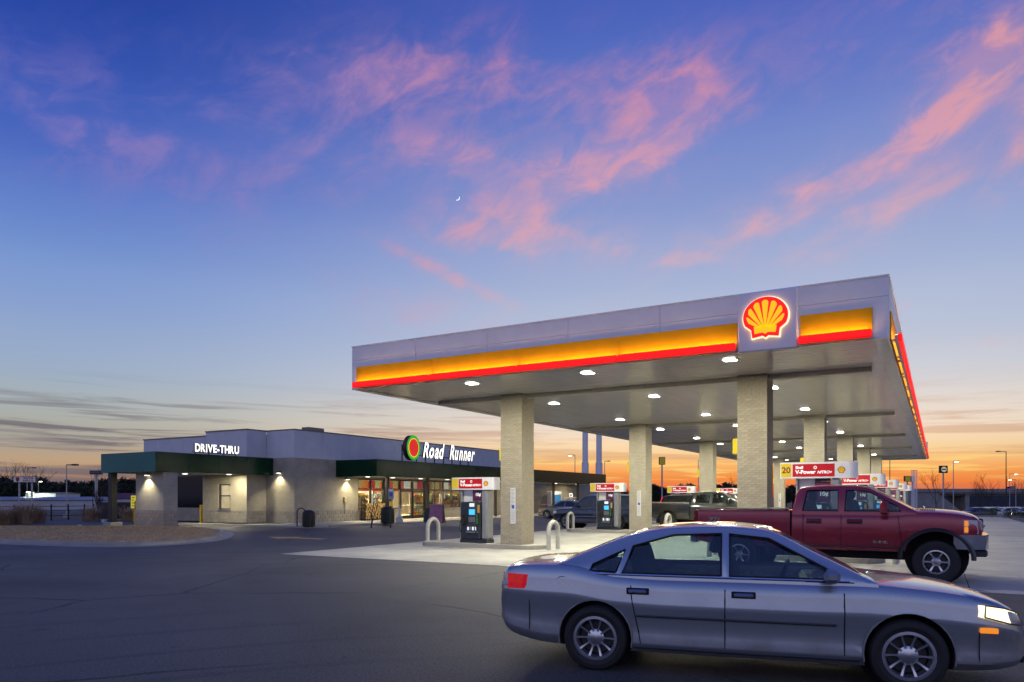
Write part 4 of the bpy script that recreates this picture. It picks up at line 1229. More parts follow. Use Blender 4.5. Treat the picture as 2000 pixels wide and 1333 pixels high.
blocks('x', 25.15, -39.03, -36.47, .02, 1.02, -1, pr); blocks('y', -36.49, 25.19, 25.98, .02, 1.02, 1, pr)
b = MB(); b.cbox(-41.4, -41.05, 25.0, 25.35, .3, DZ0 + .03, .01); b.build('post', M_BLACK, dt)
b = MB(); b.cbox(-41.6, -40.85, 24.8, 25.55, .1, .30, .02); b.build('post_footing', M_CONC, dt)
dl = bpy.data.lights.new('drive_lamp_light', 'AREA'); dl.size = .25; dl.energy = 110; dl.color = (1.0, .90, .62)
for k, (u, v) in enumerate(((-38.9, 28.2), (-37.6, 30.3))):
    t = thing('drive_thru_light', 'round lit lamp under the drive-thru canopy, %s' % ('nearer the brick pier', 'nearer the pick-up window')[k], 'lamp', (u, v, DZ0 + .028), 0, 'lamps under the drive-thru canopy')
    link('lens', am, t); link('trim_ring', am2, t)
    o = link('lamp_light', dl, t); o.location = (0, 0, -.05)
# wall lamps
sl_ = bpy.data.lights.new('wall_lamp_light', 'SPOT'); sl_.energy = 210; sl_.spot_size = R(110); sl_.spot_blend = .7; sl_.color = (1.0, .88, .55); sl_.shadow_soft_size = .06
def wall_lamp(x, y, z, lab, face='-y'):
    t = thing('wall_lamp', lab, 'lamp', (x, y, z), 0 if face == '-y' else R(90), 'lamps on the outer walls')
    b_ = MB(); b_.prism([(0, .10), (-.24, .06), (-.26, 0), (0, -.02)], 'x', -.13, .13); b_.build('housing', M_DGREY, t)
    b_ = MB(); b_.box(-.10, .10, -.22, -.04, -.035, -.021); b_.build('lens', glow('wall lamp lens', (1.0, .93, .70), 6.0), t)
    o_ = link('lamp_light', sl_, t); o_.location = (0, -.24, -.05); o_.rotation_euler = (R(4), 0, 0)
wall_lamp(-37.8, 25.16, 2.96, 'small wall lamp washing the brick pier of the drive-thru')
wall_lamp(-35.86, SV, 3.27, 'small wall lamp on the brick wall beside the drive-thru canopy')
wall_lamp(SU, 37.4, 2.95, 'small wall lamp beside the firewood under the shop awning', '+x')

# ------------------------------------------------------------------ lit signs
M_CH = glow('channel letter face', (1.0, .97, .90), 1.6)
M_CHS = mat('channel letter return', (.03, .03, .035), .5)
def letters(word, x, y0, y1, zmid, size, parent, shear=0.0, bold=.02, xs=None):
    """each letter a mesh of its own, spread from y0 to y1, read from +X"""
    mes = [(ch, text_mesh(ch, size, .06, bold, shear, 'LEFT')) if ch != ' ' else (ch, None) for ch in word]
    adv = []
    for ch, me in mes:
        adv.append(size * .30 if me is None else max(v.co.x for v in me.vertices) - min(v.co.x for v in me.vertices))
    gap = size * .06
    tot = sum(adv) + gap * (len(word) - 1)
    k = (y1 - y0) / tot
    y = y0
    for (ch, me), w in zip(mes, adv):
        if me is not None:
            mnx = min(v.co.x for v in me.vertices)
            me.transform(Matrix.Translation((-mnx, 0, 0)))
            me.transform(Matrix.Diagonal((k, 1, 1, 1)))
            me.materials.append(M_CH)
            me.materials.append(M_CHS)
            for p in me.polygons:
                if abs(p.normal.z) < .5: p.material_index = 1
            o_ = link('letter', me, parent, (x, y, zmid), (R(90), 0, R(90)))
        y += (w + gap) * k
ds = thing('channel_letter_sign', 'white lit DRIVE-THRU letters standing on the drive-thru canopy', 'sign', (0, 0, 0))
letters('DRIVE-THRU', DU1 - .10, 27.07, 30.1, 4.53, .62, ds, 0, .022)
b = MB(); b.box(DU1 - .24, DU1 - .19, 27.0, 30.2, 4.28, 4.33)
for v in (27.2, 28.1, 29.1, 30.0): b.box(DU1 - .24, DU1 - .19, v - .02, v + .02, 4.13, 4.279); b.box(DU1 - .189, DU1 - .162, v - .02, v + .02, 4.29, 4.32)
b.build('mounting_rail', M_BLACK, ds)
rr = thing('shop_sign', 'white lit Road Runner letters beside a green and red disc on the awning', 'sign', (0, 0, 0))
letters('Road', AU - .1, 41.35, 43.95, 4.99, 1.5, rr, .34, .035)
letters('Runner', AU - .1, 44.6, 47.98, 4.99, 1.5, rr, .34, .035)
cv, czz = 40.25, 5.12
def disc(r, d0, d1, m_, nm, rz=None):
    b_ = MB(); b_.prism([(cv + r * .86 * math.cos(2 * PI * i / 36), czz + (rz or r) * math.sin(2 * PI * i / 36)) for i in range(36)], 'x', AU + d0, AU + d1)
    return b_.build(nm, m_, rr, smooth=30.0)
disc(.86, -.38, -.02, mat('disc return', (.10, .012, .02), .5), 'disc_body')
disc(.85, -.019, .0, glow('disc green', (.02, .42, .02), .9), 'disc_rim')
disc(.66, .001, .006, glow('disc yellow', (1.0, .62, .05), 1.0), 'disc_ring')
disc(.60, .007, .012, glow('disc red', (.72, .02, .008), .9), 'disc_field')
b = MB()
for v in (39.3, 40.9, 41.9, 43.0, 44.1, 45.2, 46.3, 47.4): b.box(AU - .28, AU - .22, v - .035, v + .035, 4.12, 4.66 if v > 39.5 else 5.3)
b.box(AU - .219, AU - .17, 39.3, 47.5, 4.60, 4.66)
b.build('sign_frame', M_BLACK, rr)

# ------------------------------------------------------------------ vehicles
def curve(pts):
    """smooth monotone-ish interpolation through control points"""
    xs = [p[0] for p in pts]; ys = [p[1] for p in pts]; n = len(pts)
    d = [(ys[i + 1] - ys[i]) / (xs[i + 1] - xs[i]) for i in range(n - 1)]
    m = [d[0]] + [0 if d[i - 1] * d[i] <= 0 else 2 * d[i - 1] * d[i] / (d[i - 1] + d[i]) for i in range(1, n - 1)] + [d[-1]]
    def f(x):
        if x <= xs[0]: return ys[0]
        if x >= xs[-1]: return ys[-1]
        i = max(j for j in range(n - 1) if xs[j] <= x)
        h = xs[i + 1] - xs[i]; t = (x - xs[i]) / h
        return (ys[i] * (1 + 2 * t) * (1 - t) ** 2 + h * m[i] * t * (1 - t) ** 2 + ys[i + 1] * t * t * (3 - 2 * t) + h * m[i + 1] * t * t * (t - 1))
    return f
def boolean(me, cutters):
    """difference by cutter meshes, evaluated once"""
    o = bpy.data.objects.new('cut', me); COL.objects.link(o)
    cs = []
    for c in cutters:
        co = bpy.data.objects.new('cutter', c); COL.objects.link(co); cs.append(co)
        md = o.modifiers.new('b', 'BOOLEAN'); md.operation = 'DIFFERENCE'; md.object = co; md.solver = 'EXACT'
    bpy.context.view_layer.update()
    out = bpy.data.meshes.new_from_object(o.evaluated_get(bpy.context.evaluated_depsgraph_get()))
    bpy.data.objects.remove(o)
    for co in cs: bpy.data.objects.remove(co)
    return out
def mesh_of(mb):
    me = bpy.data.meshes.new('m'); me.from_pydata(mb.v, [], mb.f)
    bm = bmesh.new(); bm.from_mesh(me); bmesh.ops.remove_doubles(bm, verts=bm.verts, dist=1e-5); bmesh.ops.recalc_face_normals(bm, faces=bm.faces); bm.to_mesh(me); bm.free()
    return me
SEC = [(0, 0), (.45, 0), (.80, .0), (.93, .03), (.985, .12), (.988, .16), (.970, .26), (.968, .36), (.980, .48), (.996, .60), (1.0, .655), (.997, .675), (.978, .74), (.972, .82), (.950, .92), (.905, .975), (.82, .993), (.5, 1.0), (0, 1.0)]
def loft_body(xs, zt, zb, hw, crown=.03, sec=SEC):
    mb = MB(); rows = []
    for x in xs:
        T_, B_, W_ = zt(x), zb(x), hw(x)
        half = [(W_ * a, B_ + (T_ - B_) * h + (crown * (1 - a * a) if h > .9 else 0)) for a, h in sec]
        ring = [(x, y, z) for y, z in half] + [(x, -y, z) for y, z in reversed(half[1:-1])]
        rows.append(ring)
    n = len(rows[0])
    vs = [p for r_ in rows for p in r_]
    fs = [(i * n + j, i * n + (j + 1) % n, (i + 1) * n + (j + 1) % n, (i + 1) * n + j) for i in range(len(rows) - 1) for j in range(n)]
    fs += [tuple(range(n)), tuple((len(rows) - 1) * n + j for j in range(n - 1, -1, -1))]
    return mb.add(vs, fs)
def cyl_y(x, z, r, y0, y1, n=40):
    mb = MB(); mb.prism([(x + r * math.cos(2 * PI * i / n), z + r * math.sin(2 * PI * i / n)) for i in range(n)], 'y', y0, y1)
    return mesh_of(mb)
M_TYRE = mat('tyre rubber', (.016, .016, .017), .75, var=.2, bump=.3, bscale=80)
M_RIM = mat('alloy', (.55, .56, .58), .25, metal=.9, var=.08)
M_WELL = mat('wheel well black', (.008, .008, .009), .9)
M_CGLASS = mat('tinted car glass', (.010, .013, .016), .06, spec=.7, var=.1)
M_CHROME = mat('chrome', (.72, .72, .73), .12, metal=1.0, var=.05)
M_CLEAR = mat('lamp glass', (.55, .57, .60), .12, spec=.8, var=.2, scale=20)
M_AMBER = glow('amber lamp', (1.0, .30, .02), .8)
M_TAILR = glow('tail lamp red', (.75, .01, .02), .9)
M_TAILD = mat('tail lamp unlit', (.22, .008, .012), .2)
M_TAILL = mat('tail lamp lit lens', (.40, .01, .015), .15, var=.35, scale=30, emit=(.9, .01, .02), es=.35)
M_HEADL = mat('lit lamp lens', (.6, .58, .52), .12, var=.5, scale=26, spec=.8, emit=(1.0, .80, .50), es=1.6)
M_HEAD = glow('lit headlamp', (1.0, .86, .62), 9.0)
M_SEAM = mat('panel gap', (.006, .006, .006), .8)
M_PLATE = mat('number plate', (.6, .62, .6), .5)
WH = {}
def wheel(parent, x, y, r, w, rim_r, side, spokes=6, rim_m=None):
    """tyre and spoked rim; side +1 outer face to +y"""
    key = (r, w, rim_r, spokes, rim_m.name if rim_m else '')
    t = bpy.data.objects.new('wheel', None); COL.objects.link(t); t.parent = parent; t.location = (x, y, r); t.empty_display_size = .1
    t.rotation_euler = (0, 0, 0 if side > 0 else PI)
    if key not in WH:
        a = MB(); h = w / 2
        a.lathe([(rim_r, -h * .86), (rim_r + .03, -h * .96), (r - .06, -h), (r - .018, -h * .90), (r, -h * .66), (r, h * .66), (r - .018, h * .90), (r - .06, h), (rim_r + .03, h * .96), (rim_r, h * .86), (rim_r - .004, -h * .86)], 40, 'y')
        ty = a.build('tyre', M_TYRE, t, smooth=35.0)
        b_ = MB()
        b_.lathe([(rim_r - .003, -h * .8), (rim_r - .003, h * .84), (rim_r - .03, h * .86), (rim_r - .045, h * .6), (rim_r - .05, -h * .7)], 40, 'y')
        b_.lathe([(.001, h * .62), (.055, h * .60), (.085, h * .45), (.09, h * .2), (.001, h * .2)], 24, 'y')
        for k in range(spokes):
            an = 2 * PI * k / spokes
            m_ = MB(); wd = 1.05 * rim_r / spokes
            vs = [(rr_, yy, ww) for rr_, ww0, y1_, y0_ in ((.06, wd * .95, h * .55, h * .25), (rim_r * .55, wd * .70, h * .52, h * .25), (rim_r - .02, wd * 1.0, h * .80, h * .5)) for yy, ww in ((y1_, -ww0 / 2), (y1_, ww0 / 2), (y0_, ww0 / 2), (y0_, -ww0 / 2))]
            vs = [(p[0] * math.cos(an) - p[2] * math.sin(an), p[1], p[0] * math.sin(an) + p[2] * math.cos(an)) for p in vs]
            fs = [(i * 4 + j, i * 4 + (j + 1) % 4, (i + 1) * 4 + (j + 1) % 4, (i + 1) * 4 + j) for i in range(2) for j in range(4)] + [(3, 2, 1, 0), (8, 9, 10, 11)]
            b_.add(vs, fs)
        ri = b_.build('rim', rim_m or M_RIM, t, smooth=30.0)
        c = MB(); c.lathe([(.001, -h * .1), (rim_r - .06, -h * .1), (rim_r - .06, -h * .2), (.001, -h * .2)], 24, 'y'); br = c.build('brake_disc', M_DGREY, t)
        WH[key] = (ty.data, ri.data, br.data)
    else:
        for nm, me in zip(('tyre', 'rim', 'brake_disc'), WH[key]): link(nm, me, t)
    return t
def cabin(xs, zr, belt, wb, wr, zmax, crown=.03, bot=.06):
    """closed greenhouse: sides lean in on one plane each, roof follows zr(x)"""
    mb = MB(); rows = []
    for x in xs:
        z = zr(x); f = max(.0, min(1.0, (z - belt) / (zmax - belt)))
        yt = wb + (wr - wb) * f
        rr_ = .05 * min(1, f * 2 + .05)
        half = [(wb, belt - bot), (wb, belt), (wb + (yt - wb) * .5, belt + (z - belt) * .5), (yt, z - rr_), (yt - rr_ * .35, z - rr_ * .35), (yt - rr_ * 1.2, z), (yt * .5, z + crown * .7), (0, z + crown)]
        ring = [(x, y, q) for y, q in half] + [(x, -y, q) for y, q in reversed(half[:-1])]
        rows.append(ring)
    n = len(rows[0])
    fs = [(i * n + j, i * n + (j + 1) % n, (i + 1) * n + (j + 1) % n, (i + 1) * n + j) for i in range(len(rows) - 1) for j in range(n)]
    fs += [tuple(range(n)), tuple((len(rows) - 1) * n + j for j in range(n - 1, -1, -1))]
    return mb.add([p for r_ in rows for p in r_], fs)
def side_pane(poly, belt, wb, wr, zmax, s, off=.006, th=.012):
    """glass polygon (x, z) laid on the leaning cabin side"""
    mb = MB(); y = lambda z: s * (wb + (wr - wb) * (z - belt) / (zmax - belt) + off)
    n = len(poly)
    vs = [(x, y(z), z) for x, z in poly] + [(x, y(z) - s * th, z) for x, z in poly]
    return mb.add(vs, [tuple(range(n)), tuple(range(2 * n - 1, n - 1, -1))] + [(i, i + n, (i + 1) % n + n, (i + 1) % n) for i in range(n)])
def screen_pane(x0, x1, zr, belt, wb, wr, zmax, m0=.12, m1=.10, crown=.03, off=.012, n=8, lo=.06, hi=.06):
    """windscreen or rear glass following the cabin's end slope between x0 (bottom) and x1 (top)"""
    mb = MB(); rows = []
    for i in range(n + 1):
        f = lo + (1 - lo - hi) * i / n
        x = x0 + (x1 - x0) * f; z = zr(x)
        ff = max(0, min(1, (z - belt) / (zmax - belt))); yt = wb + (wr - wb) * ff - (m0 + (m1 - m0) * f)
        sl_x = 1 if x0 > x1 else -1
        rows.append([(x + sl_x * off, yt * (-1 + 2 * j / 8), z + off + crown * (1 - (yt * (-1 + 2 * j / 8)) ** 2 / (wb * wb))) for j in range(9)])
    vs = [p for r_ in rows for p in r_]
    return mb.add(vs, [(i * 9 + j, i * 9 + j + 1, (i + 1) * 9 + j + 1, (i + 1) * 9 + j) for i in range(n) for j in range(8)])
def slab_cutter(pa, pb, ya, yb, th=.09):
    """hexahedron round the line pa-pb (x, z) that is ya half-wide at pa and yb at pb"""
    d = Vector((pb[0] - pa[0], pb[1] - pa[1])).normalized(); n_ = Vector((-d.y, d.x)) * th
    vs = []
    for s_ in (-1, 1):
        for (p, y) in ((pa, ya), (pb, yb)):
            for q in (-1, 1): vs.append((p[0] + n_.x * s_, q * y, p[1] + n_.y * s_))
    mb = MB(); mb.add(vs, [(0, 1, 3, 2), (4, 6, 7, 5), (0, 4, 5, 1), (2, 3, 7, 6), (0, 2, 6, 4), (1, 5, 7, 3)])
    return mesh_of(mb)
def glass_house(name, t, xs, zr, belt, wb, wr, zm, crown, paint, sides, screens, xin, deg=28.0):
    """hollow cabin with real window openings, glass set in them"""
    outer = mesh_of(cabin(xs, zr, belt, wb, wr, zm, crown))
    zi = lambda x: max(belt + .015, zr(x) - .05)
    inner = mesh_of(cabin(frange(xin[0], xin[1], 20), zi, belt, wb - .05, wr - .05, zm - .05, crown, .30))
    cut = [inner]
    for poly in sides:
        m_ = MB(); m_.prism(poly, 'y', -1.4, 1.4); cut.append(mesh_of(m_))
    for (pa, pb, ya, yb) in screens: cut.append(slab_cutter(pa, pb, ya, yb))
    body_part(name, boolean(outer, cut), paint, t, deg)
    for s_ in (-1, 1):
        for poly in sides:
            cx, cz = sum(p[0] for p in poly) / len(poly), sum(p[1] for p in poly) / len(poly)
            big = [(cx + (x - cx) * 1.02, cz + (z - cz) * 1.03) for x, z in poly]
            part(side_pane(big, belt, wb, wr, zm, s_, -.022, .004), 'window', M_SEEG, t)
            b_ = MB(); y_ = lambda z: s_ * (wb + (wr - wb) * (z - belt) / (zm - belt) + .001)
            b_.tube([(x, y_(z), z) for x, z in poly + poly[:1]], .011, 5); part(b_, 'window_seal', M_SEAM, t)
M_SEEG = glass_mat('car window glass', (.84, .92, .93), .86)
M_CLOTH = mat('seat cloth', (.030, .030, .034), .9, var=.2, bump=.3, bscale=120)
def seats(t, xf, xr, zc, w, hgt):
    for s_ in (-1, 1):
        o_ = bpy.data.objects.new('seat', None); COL.objects.link(o_); o_.parent = t; o_.location = (xf, s_ * w, zc)
        b_ = MB(); b_.cbox(-.05, .50, -.25, .25, -.08, .08, .05); b_.build('cushion', M_CLOTH, o_, smooth=True)
        b_ = MB(); b_.prism([(-.05, 0), (.08, 0), (-.10, hgt), (-.22, hgt)], 'y', -.23, .23); b_.build('seat_back', M_CLOTH, o_, bevel=.03, smooth=True)
        b_ = MB(); b_.cbox(-.25, -.13, -.13, .13, hgt + .03, hgt + .20, .04); b_.build('headrest', M_CLOTH, o_, smooth=True)
    b_ = MB(); b_.cbox(xr - .02, xr + .48, -w - .22, w + .22, zc - .08, zc + .08, .05); b_.prism([(xr - .05, zc), (xr + .06, zc), (xr - .12, zc + hgt), (xr - .22, zc + hgt)], 'y', -w - .22, w + .22); b_.build('rear_bench', M_CLOTH, t)
    for s_ in (-1, 1):
        b_ = MB(); b_.cbox(xr - .24, xr - .14, s_ * w - .12, s_ * w + .12, zc + hgt + .01, zc + hgt + .14, .04); b_.build('headrest', M_CLOTH, t, smooth=True)
def wheel_and_dash(t, x, z, w):
    b_ = MB(); b_.cbox(x, x + .38, -w, w, z - .30, z, .05); part(b_, 'dashboard', M_DGREY, t)
    b_ = MB(); n_ = 22
    b_.tube([(x - .16 + .06 * math.sin(2 * PI * i / n_), w * .55 + .18 * math.cos(2 * PI * i / n_), z - .05 + .17 * math.sin(2 * PI * i / n_)) for i in range(n_ + 1)], .016, 6); part(b_, 'steering_wheel', M_BLACK, t)
def frange(a, b, n): return [a + (b - a) * i / n for i in range(n + 1)]
def part(mb, name, m_, parent, smooth=35.0, **k): return mb.build(name, m_, parent, smooth=smooth, **k)
def body_part(name, me, m_, parent, deg=32.0):
    me.materials.clear(); me.materials.append(m_)
    for p in me.polygons: p.material_index = 0
    smooth_mesh(me, deg)
    return link(name, me, parent)

def sedan(name, label, paint, loc, rz, lit=False, group=None, interior=False):
    t = thing(name, label, 'car', loc, rz, group)
    zt = curve([(-2.45, .78), (-2.42, .93), (-2.34, 1.015), (-2.1, 1.05), (-1.7, 1.06), (-1.2, .98), (-.6, .95), (.6, .95), (1.1, .96), (1.5, .935), (1.95, .88), (2.25, .79), (2.40, .68), (2.45, .58)])
    zb = curve([(-2.45, .42), (-2.3, .30), (-1.9, .22), (-1, .19), (1.2, .19), (2.0, .20), (2.35, .24), (2.45, .30)])
    hw = curve([(-2.45, .66), (-2.40, .75), (-2.25, .83), (-1.9, .885), (-1.2, .915), (0, .925), (1.2, .915), (1.8, .89), (2.15, .83), (2.36, .70), (2.45, .56)])
    xs = sorted(set([-2.45, -2.44, -2.42, -2.39, -2.35] + frange(-2.3, 2.3, 46) + [2.34, 2.38, 2.41, 2.435, 2.45]))
    me = mesh_of(loft_body(xs, zt, zb, hw))
    FX, RX, WR_ = 1.46, -1.38, .325
    cut = [cyl_y(x, WR_ + .01, .375, y0, y1) for x in (FX, RX) for y0, y1 in ((.60, 1.2), (-1.2, -.60))]
    if interior:
        ib = MB(); ib.box(-1.50, 1.05, -.77, .77, .36, 1.3); cut.append(mesh_of(ib))
    body_part('body', boolean(me, cut), paint, t)
    for x in (FX, RX):
        for s in (-1, 1):
            b_ = MB(); b_.prism([(x + .40 * math.cos(2 * PI * i / 28), WR_ + .01 + .40 * math.sin(2 * PI * i / 28)) for i in range(28)], 'y', s * .57, s * .605); part(b_, 'wheel_well', M_WELL, t)
            wheel(t, x, s * .80, WR_, .215, .225, s, 10)
    belt, wb, wr, zm = .95, .845, .60, 1.455
    zr = curve([(-1.82, 1.045), (-1.45, 1.21), (-1.0, 1.375), (-.6, 1.44), (-.15, 1.455), (.25, 1.425), (.70, 1.22), (1.22, .955)])
    W1 = [(.86, .985), (.80, 1.07), (.28, 1.345), (-.08, 1.385), (-.08, .985)]
    W2 = [(-.16, .985), (-.16, 1.387), (-.62, 1.365), (-1.02, 1.25), (-1.12, .985)]
    W3 = [(-1.18, .99), (-1.10, 1.215), (-1.42, 1.06), (-1.45, 1.0)]
    if interior:
        glass_house('cabin', t, frange(-1.82, 1.22, 34), zr, belt, wb, wr, zm, .03, paint, [W1, W2, W3], [((1.10, 1.02), (.32, 1.40), .74, .53), ((-1.66, 1.12), (-1.04, 1.37), .70, .53)], (-1.62, 1.06))
        seats(t, .02, -.88, .58, .36, .62); wheel_and_dash(t, .62, .94, .70)
        part(screen_pane(1.22, .25, zr, belt, wb, wr, zm, off=-.006), 'windscreen', M_SEEG, t)
        part(screen_pane(-1.82, -.95, zr, belt, wb, wr, zm, off=-.006), 'rear_window', M_SEEG, t)
    else:
        part(cabin(frange(-1.82, 1.22, 34), zr, belt, wb, wr, zm), 'cabin', paint, t, 28.0)
        part(screen_pane(1.22, .25, zr, belt, wb, wr, zm), 'windscreen', M_CGLASS, t)
        part(screen_pane(-1.82, -.95, zr, belt, wb, wr, zm), 'rear_window', M_CGLASS, t)
        for s in (-1, 1):
            part(side_pane(W1, belt, wb, wr, zm, s), 'window', M_CGLASS, t)
            part(side_pane(W2, belt, wb, wr, zm, s), 'window', M_CGLASS, t)
            part(side_pane(W3, belt, wb, wr, zm, s), 'quarter_window', M_CGLASS, t)
    for s in (-1, 1):
        # chrome strip under the glass, door gaps, handles, mirror
        b_ = MB(); b_.tube([(x, s * (hw(x) * .955 - .03), .972) for x in frange(-1.45, .98, 8)], .010, 6); part(b_, 'window_trim', M_CHROME, t)
        for x0 in (.93, -.12, -1.02):
            pts_ = []
            for z in frange(.30, .93, 8):
                fr_ = (z - zb(x0)) / (zt(x0) - zb(x0))
                a_ = 0
                for (w0, h0), (w1, h1) in zip(SEC[2:], SEC[3:]):
                    if h0 <= fr_ <= h1: a_ = w0 + (w1 - w0) * (fr_ - h0) / max(1e-6, h1 - h0)
                xx = x0 + (0 if x0 > -1 else .10 * (1 - min(1, abs(z - .30) / .5)))
                pts_.append((xx, s * (hw(x0) * a_ - .0015), z))
            b_ = MB(); b_.tube(pts_, .0075, 5); part(b_, 'door_gap', M_SEAM, t)
        for x0, za, zb_ in ((2.02, .30, .62), (-2.08, .36, .78)):
            b_ = MB(); b_.tube([(x0, s * (hw(x0) * .985), z) for z in frange(za, zb_, 4)], .0045, 5); part(b_, 'bumper_gap', M_SEAM, t)
        b_ = MB(); b_.cbox(.60, 1.02, s * .845 - .004, s * .845 + .004, .955, .965, .002); part(b_, 'window_sill', M_SEAM, t)
        for x0 in (.05, -.95):
            b_ = MB(); b_.cbox(x0 - .09, x0 + .09, s * .915 - .018, s * .915 + .018, .80, .835, .010); part(b_, 'door_handle', M_CHROME, t)
            b_ = MB(); b_.cbox(x0 - .11, x0 + .11, s * .905 - .006, s * .905 + .006, .785, .85, .004); part(b_, 'handle_recess', M_SEAM, t)
        b_ = MB(); b_.tube([(x, s * (hw(x) * .988 + .003), .575) for x in frange(-.96, .86, 10)], .013, 6); part(b_, 'side_moulding', M_DGREY, t)
        b_ = MB(); b_.tube([(-1.72 + .075 * math.cos(2 * PI * i / 16), s * (hw(-1.72) * .965), .86 + .075 * math.sin(2 * PI * i / 16)) for i in range(17)], .004, 4); part(b_, 'fuel_door_gap', M_SEAM, t)
        for x0 in (FX, RX):
            b_ = MB(); b_.tube([(x0 + .376 * math.cos(R(a)), s * (hw(x0 + .376 * math.cos(R(a))) * (.985 - .06 * max(0, math.sin(R(a)) - .75))), WR_ + .01 + .376 * math.sin(R(a))) for a in range(-12, 193, 12)], .010, 5); part(b_, 'arch_lip', paint, t)
        b_ = MB(); b_.cbox(.74, .88, s * .99 - .09, s * .99 + .09, .97, 1.09, .035); b_.box(.78, .84, min(s * .84, s * .92), max(s * .84, s * .92), .975, 1.0); part(b_, 'door_mirror', paint, t)
        b_ = MB(); b_.tube([(x, s * (hw(x) * .985), .27) for x in frange(-.98, 1.05, 8)], .02, 6); part(b_, 'sill_trim', M_DGREY, t)
        # lamps
        b_ = MB(); b_.prism([(2.02, .70), (2.36, .60), (2.41, .66), (2.30, .76), (2.06, .80)], 'y', s * .52, s * (.80)); 
        hl = [(2.05, s * .872, .70), (2.25, s * .805, .645), (2.375, s * .68, .62), (2.425, s * .52, .62), (2.40, s * .52, .70), (2.33, s * .68, .735), (2.22, s * .79, .775), (2.06, s * .855, .80)]
        b_ = MB(); b_.add(hl + [(x * .97, y * .95, z) for x, y, z in hl], [tuple(range(8)), tuple(range(15, 7, -1))] + [(i, i + 8, (i + 1) % 8 + 8, (i + 1) % 8) for i in range(8)])
        lh = part(b_, 'headlight', M_HEADL if lit else M_CLEAR, t)
        c_ = MB(); c_.tube([(x * 1.002, y * 1.003, z) for x, y, z in hl + hl[:1]], .007, 5); part(c_, 'lamp_bezel', M_DGREY, lh)
        b_ = MB(); b_.cbox(2.02, 2.16, s * .858 - .016, s * .858 + .016, .56, .605, .006); part(b_, 'side_marker', M_AMBER, t)
        tl_ = [(-2.16, s * .866, .80), (-2.33, s * .805, .79), (-2.445, s * .67, .79), (-2.462, s * .42, .80), (-2.445, s * .42, .93), (-2.425, s * .655, .94), (-2.32, s * .785, .945), (-2.14, s * .850, .94)]
        b_ = MB(); b_.add(tl_ + [(x * .96, y * .95, z) for x, y, z in tl_], [tuple(range(8)), tuple(range(15, 7, -1))] + [(i, i + 8, (i + 1) % 8 + 8, (i + 1) % 8) for i in range(8)])
        tlo = part(b_, 'tail_light', M_TAILL if lit else M_TAILD, t)
        c_ = MB(); c_.cbox(-2.40, -2.33, s * .765 - .03, s * .765 + .03, .815, .86, .006); part(c_, 'reverse_lens', M_CLEAR, tlo)
    b_ = MB(); b_.cbox(2.38, 2.462, -.48, .48, .44, .64, .02); part(b_, 'grille', M_BLACK, t)
    b_ = MB(); b_.cbox(2.36, 2.465, -.55, .55, .26, .36, .02); part(b_, 'lower_grille', M_BLACK, t)
    b_ = MB(); b_.cbox(-2.468, -2.44, -.27, .27, .66, .79, .005); part(b_, 'number_plate', M_PLATE, t)
    if lit:
        sp = bpy.data.lights.new('headlamp_beam', 'SPOT'); sp.energy = 260; sp.spot_size = R(60); sp.spot_blend = .6; sp.color = (1, .8, .5); sp.shadow_soft_size = .06
        for s in (-1, 1):
            o_ = link('headlamp_beam', sp, t); o_.location = (2.5, s * .62, .66); o_.rotation_euler = (R(90), 0, R(-90)); o_.rotation_euler = (R(83), 0, R(-90))
    return t

